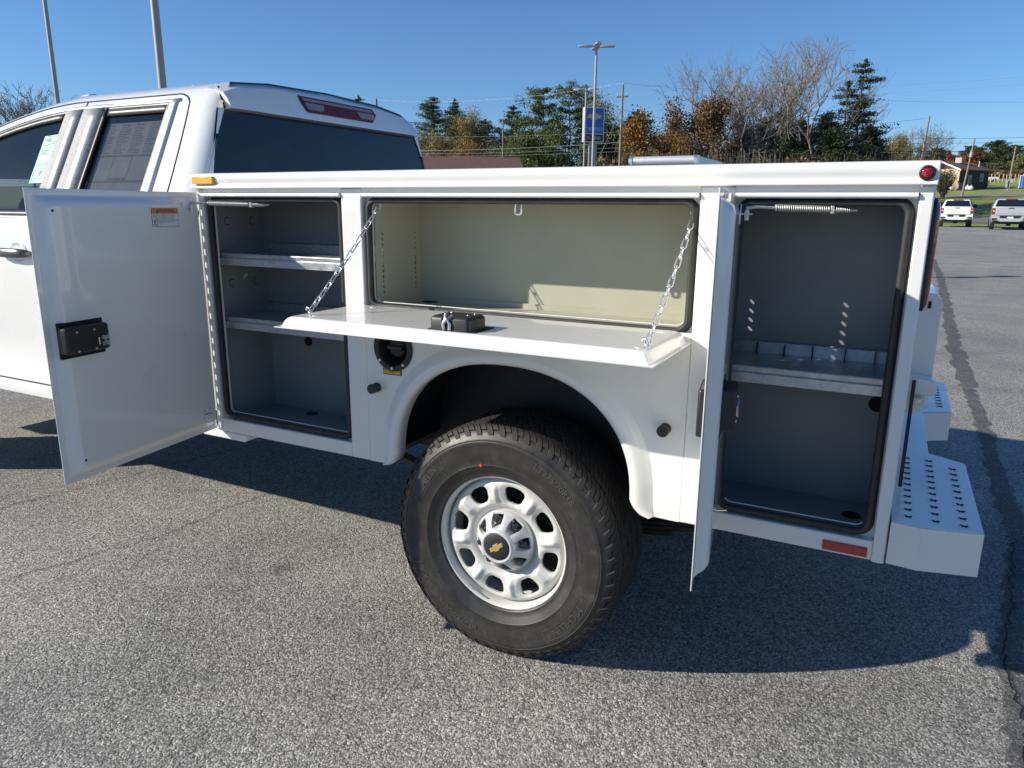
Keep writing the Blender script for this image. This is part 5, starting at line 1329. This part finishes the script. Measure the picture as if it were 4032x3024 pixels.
def wire(a, c, sag, label, r=.018, mat_='cable', group='overhead wires'):
    a, c = Vector(a), Vector(c); b = B(); n = 26
    b.tube([a.lerp(c, i/n)-Vector((0, 0, sag*4*(i/n)*(1-i/n))) for i in range(n+1)], r, 5)
    tag(b.build('overhead_wire', mat_, smooth=80), label, 'wire', group)
def at(az, el, d): 
    v = polar(az, d); v.z = zat(el, d); return v
u = UP[1]; upz = lambda k: Vector((u.x, u.y, u.z+UP[2]-k))
wire(at(-37.2, 7.45, 112), upz(-.2), .9, 'highest thin pale wire left of the utility pole', .011, 'palecable')
wire(upz(-.2), at(9, 6.4, 118), .8, 'highest thin pale wire right of the utility pole', .011, 'palecable')
wire(at(-39, 5.0, 100), at(-19.25, 5.45, 85), .35, 'uppermost pale wire crossing the evergreens', .016, 'palecable')
wire(at(-39, 4.4, 100), at(-19.25, 4.75, 85), .6, 'wire below the uppermost one crossing the evergreens', .016)
wire(at(-39, 3.95, 100), at(-19.25, 4.72, 85), .35, 'thick pale wire just above the brown roof ridge', .030, 'palecable')
wire(at(-39, 3.75, 100), at(-19.25, 4.35, 85), .30, 'third wire above the brown roof ridge', .018, 'palecable')
wire(at(-39, 3.55, 100), at(-19.25, 4.08, 85), .25, 'lowest wire above the brown roof ridge', .018, 'palecable')
wire(at(-19.25, 4.95, 85), at(12, 3.70, 116), .9, 'thick cable from the utility pole across the bare trunks', .034)
wire(at(-19.25, 4.55, 85), at(12, 3.38, 116), .9, 'second cable from the utility pole across the bare trunks', .022)
wire(at(-19.25, 4.15, 85), at(12, 3.05, 116), .9, 'lowest cable from the utility pole across the bare trunks', .018, 'palecable')
wire(at(-19.25, 7.0, 85), at(-12.5, 6.0, 88), .35, 'short service wire sloping right from the pole top', .020)
wire(at(.75, 5.85, 118), at(-6, 5.45, 116), .15, 'single wire from the leaning pole to the spruce', .018)
wire(at(-3, 4.75, 118), at(12, 4.42, 126), .25, 'upper thin wire over the house', .020)
wire(at(-3, 4.45, 118), at(12, 4.16, 126), .25, 'lower thin wire over the house', .020)
wire(at(-8, 7.95, 150), at(14, 8.05, 150), .5, 'upper pale line high over the far wood', .012, 'palecable')
wire(at(-8, 7.45, 150), at(14, 7.7, 150), .5, 'lower pale line high over the far wood', .012, 'palecable')
b = B(); b.tube([at(-21.0, 3.2, 83), at(-19.35, 6.9, 85.5)], .03, 5); tag(b.build('guy_wire', 'palecable'), 'slanting guy wire of the utility pole behind the sign', 'wire')

# ---------------------------------------------------------------- buildings, trailer, vehicles
def low_building():
    d = 70; z = zat(3.63, d); A = polar(-40, d); Bp = polar(-27.16, d); e = thing('brown_roofed_building', polar(-33, d), 'long low building with brown shingle roof behind the truck bed', 'building')
    ax = (Bp-A); ax.z = 0; L = ax.length; ax.normalize(); nx = Vector((ax.y, -ax.x, 0))     # nx towards the camera
    g = Bp.z; ze = zat(2.45, d); hw = 4.6
    def P(t, s_, zz_): q = Bp - ax*t + nx*s_; return (q.x, q.y, zz_)
    b = B(); b.add([P(0, hw, g), P(L, hw, g), P(L, -hw, g), P(0, -hw, g), P(0, hw, ze), P(L, hw, ze), P(L, -hw, ze), P(0, -hw, ze), P(0, 0, z-.1), P(L, 0, z-.1)],
        [(0, 1, 5, 4), (2, 3, 7, 6), (3, 0, 4, 8, 7), (1, 2, 6, 9, 5)]); b.build('wall', 'brownwall', e, smooth=0)
    for s_ in (1, -1):
        b = B(); t0 = -.5; sl = (z-ze)/hw; o_ = hw+.5
        b.add([P(t0, 0, z), P(L, 0, z), P(L, s_*o_, z-sl*o_), P(t0, s_*o_, z-sl*o_), P(t0, 0, z-.18), P(L, 0, z-.18), P(L, s_*o_, z-sl*o_-.18), P(t0, s_*o_, z-sl*o_-.18)],
            [(0, 1, 2, 3), (4, 5, 6, 7), (0, 3, 7, 4), (3, 2, 6, 7), (1, 2, 6, 5)]); b.build('roof', 'shingle', e, smooth=0)
    for t in (3, 7, 11):
        b = B(); b.add([P(t, hw+.03, g+1.0), P(t+1.4, hw+.03, g+1.0), P(t+1.4, hw+.03, g+2.2), P(t, hw+.03, g+2.2)], [(0, 1, 2, 3)]); b.build('window', 'farglass', e, smooth=0)
low_building()
def house():
    d = 150; C = polar(3.2, d); e = thing('house', C, 'small tan and dark brown house with brown roof beyond the pickups', 'house')
    g = zat(1.36, d); ze = zat(2.70, d); zp = zat(3.27, d); gd = Vector((-.80, .60, 0)); sd_ = Vector((.60, .80, 0)).normalized(); hw = 3.7; L = 8.0
    def P(a, l, z): q = C + gd*a + sd_*l; return (q.x, q.y, z)
    b = B(); b.add([P(0, 0, g-.6), P(2*hw, 0, g-.6), P(2*hw, 0, ze), P(hw, 0, zp-.1), P(0, 0, ze)], [(0, 1, 2, 3, 4)]); b.build('gable_wall', 'tanwall', e, smooth=0)
    b = B(); b.add([P(0, 0, g-.6), P(0, L, g-.6), P(0, L, ze), P(0, 0, ze)], [(0, 1, 2, 3)]); b.add([P(2*hw, 0, g-.6), P(2*hw, L, g-.6), P(2*hw, L, ze), P(2*hw, 0, ze)], [(0, 1, 2, 3)]); b.add([P(0, L, g-.6), P(2*hw, L, g-.6), P(2*hw, L, ze), P(hw, L, zp-.1), P(0, L, ze)], [(0, 1, 2, 3, 4)]); b.build('wall', 'brownwall', e, smooth=0)
    sl = (zp-ze)/hw
    for s_ in (1, -1):
        b = B(); q = hw+.45
        pts = [P(hw, -.4, zp), P(hw, L+.4, zp), P(hw-s_*q, L+.4, zp-sl*q), P(hw-s_*q, -.4, zp-sl*q)]; b.add(pts+[(x, y, z-.2) for x, y, z in pts], [(0, 1, 2, 3), (4, 5, 6, 7), (0, 3, 7, 4), (3, 2, 6, 7), (1, 2, 6, 5)]); r_ = b.build('roof', 'shingle', e, smooth=0)
        b = B(); fa = [P(hw, -.45, zp+.02), P(hw-s_*q, -.45, zp-sl*q+.02), P(hw-s_*q, -.45, zp-sl*q-.26), P(hw, -.45, zp-.26)]; b.add(fa+[tuple(Vector(p)+sd_*.05) for p in fa], [(0, 1, 2, 3), (4, 5, 6, 7), (3, 2, 6, 7)]); b.build('bargeboard', 'whitetrim', e, smooth=0)
    b = B(); b.add([P(.5, -.03, ze), P(2*hw-.5, -.03, ze), P(hw, -.03, zp-.35)], [(0, 1, 2)]); b.build('gable_panel', 'brownwall', e, smooth=0)
    for l, z0 in ((2.4, 1.1), (5.6, 1.5)):
        for k in (0, .55):
            b = B(); b.add([P(-.03, l+k, g+z0), P(-.03, l+k+.4, g+z0), P(-.03, l+k+.4, g+z0+1.3), P(-.03, l+k, g+z0+1.3)], [(0, 1, 2, 3)]); w_ = b.build('window', 'whitetrim', e, smooth=0)
            b = B(); b.add([P(-.05, l+k+.08, g+z0+.1), P(-.05, l+k+.32, g+z0+.1), P(-.05, l+k+.32, g+z0+1.2), P(-.05, l+k+.08, g+z0+1.2)], [(0, 1, 2, 3)]); b.build('pane', 'farglass', w_, smooth=0)
    b = B(); c = Vector(P(hw-1.0, 3.2, zp-.4)); b.box(c.x-.45, c.x+.45, c.y-.3, c.y+.3, c.z, c.z+.95); b.build('chimney', 'whitetrim', e)
    b = B(); c = Vector(P(hw-2.6, 6.6, zp-1.0)); b.cyl(c, c+Vector((0, 0, .9)), .08, n=8); b.build('vent_pipe', 'whitetrim', e)
    b = B(); b.add([P(1.6, -.04, g-.2), P(4.6, -.04, g-.2), P(4.6, -.04, g+2.2), P(1.6, -.04, g+2.2)], [(0, 1, 2, 3)]); b.build('garage_door', 'whitetrim', e, smooth=0)
    # clutter beside it
    q = Vector(P(-1.0, -.8, TZ(C.y)))
    b = B(); b.T = Matrix.Translation(q); b.loft([[(x*k, y*k, z) for x, y in rrect(-.3, .3, -.3, .3, .06, 3)] for k, z in ((.8, 0), (1, 1.0), (1.06, 1.02), (1.06, 1.08), (.9, 1.12))], caps=True); tag(b.build('refuse_bin', 'signdark'), 'dark wheeled bin beside the white bags at the house', 'bin')
    for k, (dx, dy, s_, lb) in enumerate(((1.05, .3, .42, 'white bag leaning on the house corner'), (1.55, .0, .38, 'white bag nearest the service pole'), (-1.3, -.2, .36, 'white bag on the ground by the bush'))):
        rnd = random.Random(k); b = B(); b.T = Matrix.Translation(q+Vector((dx, dy, 0)))
        b.loft([[(s_*f_*math.cos(2*PI*i/12)*rnd.uniform(.88, 1.1), s_*f_*math.sin(2*PI*i/12)*rnd.uniform(.88, 1.1), s_*z) for i in range(12)] for f_, z in ((.7, 0), (1.05, .4), (1.0, 1.0), (.6, 1.6), (.15, 1.85), (.28, 2.1))], caps=True); tag(b.build('white_bag', 'bag', smooth=60), lb, 'bag', 'white bags by the house')
    for k, (dx, tl) in enumerate(((-.9, .5), (-.45, .62), (-.1, .55))):
        b = B(); o_ = q+Vector((dx, .5, 0)); b.obox(o_+Vector((-.6*tl, 0, 1.05)), (.09, 0, .06), (0, .03, 0), (-.75*tl, 0, 1.1)); tag(b.build('leaning_board', 'board'), ('raw board leaning farthest from the bin', 'raw board leaning in the middle of three', 'raw board leaning nearest the bin')[k], 'board', 'boards leaning by the house')
house()
def trailer():
    e = thing('cargo_trailer', (-5.7, 21.5, TZ(21.5)), 'silver enclosed cargo trailer, only its rounded roof above the truck bed', 'trailer')
    x0, x1, y0, y1, z0, z1 = -6.75, -4.72, 19.9, 23.4, .55, 3.02
    b = B(); b.box(x0, x1, y0+.1, y1, z0, z1-.22); b.build('box', 'alum', e, bevel=.03)
    b = B(); b.extr([(y0+.10, z1-.23), (y0+.03, z1-.20), (y0, z1-.12), (y0+.04, z1-.04), (y0+.16, z1), (y1, z1-.02), (y1, z1-.23)], 0, x0+.07, x1-.07); b.build('roof_cap', 'alum', e, smooth=50)
    for a, c in ((x0-.01, x0+.09), (x1-.09, x1+.01)):
        b = B(); b.extr([(y0+.09, z1-.25), (y0-.01, z1-.20), (y0-.02, z1-.10), (y0+.04, z1-.01), (y0+.18, z1+.012), (y0+.30, z1+.01), (y0+.30, z1-.25)], 0, a, c); b.build('corner_cap', 'zinc', e, smooth=50)
    b = B(); b.box(x1-.02, x1+.015, y0+.3, y1, z1-.26, z1-.02); b.build('top_rail', 'chrome', e)
    for k in range(9): B().cyl((x0+.2+.2*k, y0+.095, z1-.21), (x0+.2+.2*k, y0+.08, z1-.21), .012, n=8).build('rivet', 'zinc', e)
    for x in (x0-.1, x1+.1):
        for y in (21.6, 22.4): b = B(Matrix.Translation((x, y, .36+TZ(y))) @ Matrix.Rotation(rad(90), 4, 'Z')); b.lathe([(.0, -.1), (.2, -.1), (.34, -.1), (.36, -.06), (.36, .06), (.34, .1), (0, .1)], 24); b.build('trailer_wheel', 'rubber', e)
    B().box(x0+.1, x1-.1, y0+.2, y1-.1, .42, .56).build('chassis', 'blackmetal', e)
trailer()
def pickup(loc, rz, paintm, label, plate, s_=1.0):
    """tailgate towards -y, wheels on z = 0"""
    e = thing('parked_pickup', loc, label, 'pickup truck', 'pickups parked at the far edge of the lot', local=True); e.rotation_euler = (0, 0, rz); e.scale = (s_, s_, s_)
    hw = .99
    def loft(name, mat_, secs, parent=e, smooth=40, caps=True):
        b = B(); b.loft([[(x, y, z) for x, z in sec] for y, sec in secs], caps=caps); return b.build(name, mat_, parent, smooth=smooth)
    def lower(k, zt): return [(-hw*k+.04, .52), (-hw*k, .62), (-hw*k-.005, .95), (-hw*k+.02, zt-.04), (-hw*k+.07, zt), (hw*k-.07, zt), (hw*k-.02, zt-.04), (hw*k+.005, .95), (hw*k, .62), (hw*k-.04, .52)]
    loft('body', paintm, [(0.02, lower(.985, 1.33)), (.3, lower(1, 1.34)), (2.0, lower(1, 1.34)), (4.2, lower(1, 1.30)), (5.2, lower(.98, 1.22)), (5.75, lower(.92, 1.05))])
    def roof(k, z): return [(-hw*.97, 1.30), (-hw*.96, 1.36), (-hw*k, z-.10), (-hw*k+.10, z), (hw*k-.10, z), (hw*k, z-.10), (hw*.96, 1.36), (hw*.97, 1.30)]
    loft('cab', paintm, [(1.95, roof(.90, 1.40)), (2.12, roof(.80, 1.86)), (2.3, roof(.79, 1.91)), (3.4, roof(.79, 1.90)), (4.2, roof(.94, 1.38))])
    b = B(); b.add([(-.68, 2.085, 1.815), (.68, 2.085, 1.815), (.80, 1.93, 1.42), (-.80, 1.93, 1.42)], [(0, 1, 2, 3)]); b.build('rear_window', 'farglass', e, smooth=0)
    for sx in (-1, 1):
        b = B(); b.add([(sx*.985, 2.4, 1.40), (sx*.985, 3.85, 1.40), (sx*.83, 3.25, 1.82), (sx*.83, 2.45, 1.82)], [(0, 1, 2, 3)]); b.build('side_window', 'farglass', e, smooth=0)
        b = B(); b.loft([[(sx*x, y, z) for y, z in ((-.03+o_, .93), (-.03+o_, 1.30), (.10, 1.30), (.10, .93))] for x, o_ in ((hw-.17, .0), (hw-.02, .02), (hw+.006, .08))], caps=True); tl = b.build('tail_lamp', 'redlens', e, bevel=.01)
        B().box(sx*(hw-.10)-.04, sx*(hw-.10)+.04, -.034, -.02, 1.10, 1.16).build('reverse_lens', 'labelwhite', tl)
        b = B(); b.T = Matrix.Translation((sx*1.14, 3.6, 1.45)); b.loft([[(sx*.10*k+x*.0, y, z) for y, z in rrect(-.04, .05, -.13*m_, .13*m_, .03, 3)] for k, m_ in ((-1.2, .5), (-.9, 1), (.9, 1), (1.1, .8))], caps=True); b.box(-.28*sx if sx > 0 else 0, 0 if sx > 0 else .28, -.02, .02, -.10, -.05); b.build('mirror', 'black', e)
        for y in (1.05, 4.75):
            b = B(Matrix.Translation((sx*.86, y, .40)) @ Matrix.Rotation(rad(90*sx), 4, 'Z')); b.lathe([(0, -.06), (.16, -.07), (.24, -.10), (.30, -.13), (.36, -.13), (.395, -.10), (.40, 0), (.395, .12), (.2, .13), (0, .13)], 32, mi=None); wl = b.build('wheel', 'rubber', e, smooth=50)
            b = B(Matrix.Translation((sx*.86, y, .40)) @ Matrix.Rotation(rad(90*sx), 4, 'Z')); b.lathe([(0, -.105), (.08, -.11), (.20, -.115), (.235, -.125), (.24, -.10)], 24); b.build('rim', 'rim', wl, smooth=50)
            b = B(); b.T = Matrix.Translation((sx*(hw-.02), y, .52)); b.loft([[(sx*x, .50*math.cos(t), .46*math.sin(t)) for t in [PI*i/16 for i in range(17)]] for x in (-.20, .012)], closed=False); b.build('wheel_arch', 'black', e, smooth=60)
    tg = B(); tg.box(-.80, .80, -.035, .03, .86, 1.335); t_ = tg.build('tailgate', paintm, e, bevel=.02)
    B().box(-.72, .72, -.042, -.03, .98, 1.18).build('tailgate_panel', paintm, t_, bevel=.008)
    B().box(-.15, .15, -.05, -.03, 1.275, 1.325).build('tailgate_handle', 'black', t_, bevel=.01)
    b = B(); b.extr([(-.98, .60), (-.98, .80), (-.55, .80), (-.50, .70), (.50, .70), (.55, .80), (.98, .80), (.98, .60), (.62, .56), (.50, .50), (-.50, .50), (-.62, .56)], 1, -.16, .04); bm_ = b.build('rear_bumper', paintm, e, bevel=.012)
    B().box(-.54, .54, -.14, .02, .69, .84).build('step_pad', 'black', bm_); B().box(-.16, .16, -.152, -.13, .66, .80).build('number_plate', plate, bm_)
    for sx in (-1, 1): B().box(sx*.80-.14, sx*.80+.14, -.168, -.15, .60, .70).build('bumper_step', 'black', bm_)
    b = B(); b.box(-.30, .30, 2.085-.03, 2.20, 1.855, 1.895); b.build('brake_lamp', 'redlens', e)
    B().box(-.75, .75, .1, 5.4, .36, .55).build('chassis', 'blackmetal', e)
    b = B(); b.cyl((-.7, 1.05, .40), (.7, 1.05, .40), .06, n=10); b.cyl((-.12, 1.05, .38), (.12, 1.05, .38), .14, n=14); b.build('axle', 'blackmetal', e)
    return e
def grounded(az, d): return polar(az, d)
pickup(polar(3.36, 60.5), rad(-2.5), 'cab_paint', 'white parked pickup seen from behind', 'labelwhite')
pickup(polar(6.32, 56.5), rad(-4), 'silver_paint', 'silver parked pickup seen from behind, half out of the picture', 'labelwhite', 1.03)
def far_car(az, d, mat_, label, rz):
    p = polar(az, d); e = thing('parked_car', p, label, 'car', 'cars parked by the house', local=True); e.rotation_euler = (0, 0, rz)
    b = B(); b.loft([[(x, y, z) for y, z in ((-.82, .3), (-.88, .6), (-.80, zt), (.80, zt), (.88, .6), (.82, .3))] for x, zt in ((-2.2, .72), (-1.9, .85), (-.9, .92), (1.4, .95), (2.1, .85), (2.3, .6))], caps=True); b.build('body', mat_, e)
    b = B(); b.loft([[(x, y*k, z) for y, z in ((-.78, .9), (-.60, zt), (.60, zt), (.78, .9))] for x, zt, k in ((-1.0, .93, 1), (-.4, 1.38, .95), (.9, 1.40, .95), (1.6, .95, 1))], caps=True); b.build('cabin', 'farglass', e)
    b = B(); b.box(-.35, .85, -.56, .56, 1.37, 1.42); b.build('roof', mat_, e, bevel=.02)
    for x in (-1.35, 1.4):
        for y in (-.80, .80): b = B(Matrix.Translation((x, y, .32))); b.lathe([(0, -.09), (.22, -.10), (.31, -.09), (.32, 0), (.31, .09), (0, .09)], 20); b.build('wheel', 'rubber', e)
far_car(4.72, 200, 'cab_paint', 'small white car on the field edge', rad(8))
far_car(4.42, 172, 'signdark', 'dark car in the shade beside the house', rad(70))
def blue_container():
    p = polar(7.0, 158); e = thing('blue_container', p, 'blue corrugated container at the picture edge', 'container', local=True); e.rotation_euler = (0, 0, rad(-6)); h = 2.1
    b = B(); pts = []
    for i in range(28):
        x = -1.3+.28*i*.55; y = -.0 if (i//2) % 2 else .07; pts.append((x, y))
    n = len(pts); b.add([(x, y, z) for z in (.1, h) for x, y in pts], [(i, i+1, n+i+1, n+i) for i in range(n-1)]); b.build('corrugated_side', 'blue', e, smooth=0)
    B().box(-1.35, 2.9, .06, 2.2, .05, h-.02).build('box', 'blue', e); B().box(-1.40, -1.28, -.05, .08, .05, h+.03).build('corner_post', 'whitetrim', e); B().box(-1.40, 2.95, -.04, 2.25, h, h+.08).build('top_rail', 'whitetrim', e)
blue_container()
NTH = ('first', 'second', 'third', 'fourth', 'fifth', 'sixth', 'seventh', 'eighth', 'ninth', 'tenth', 'eleventh', 'twelfth')
for i in range(11):
    d = 190+(i % 3)*3; az = 4.55+.21*i; p = polar(az, d); b = B(); b.cyl(p-Vector((0, 0, .1)), p+Vector((.05*((i*7) % 3-1), 0, 1.7)), .09, .08, 8)
    tag(b.build('fence_post', 'board'), 'pale wooden fence post, %s in the row from the house' % NTH[i], 'fence post', 'fence posts along the field')
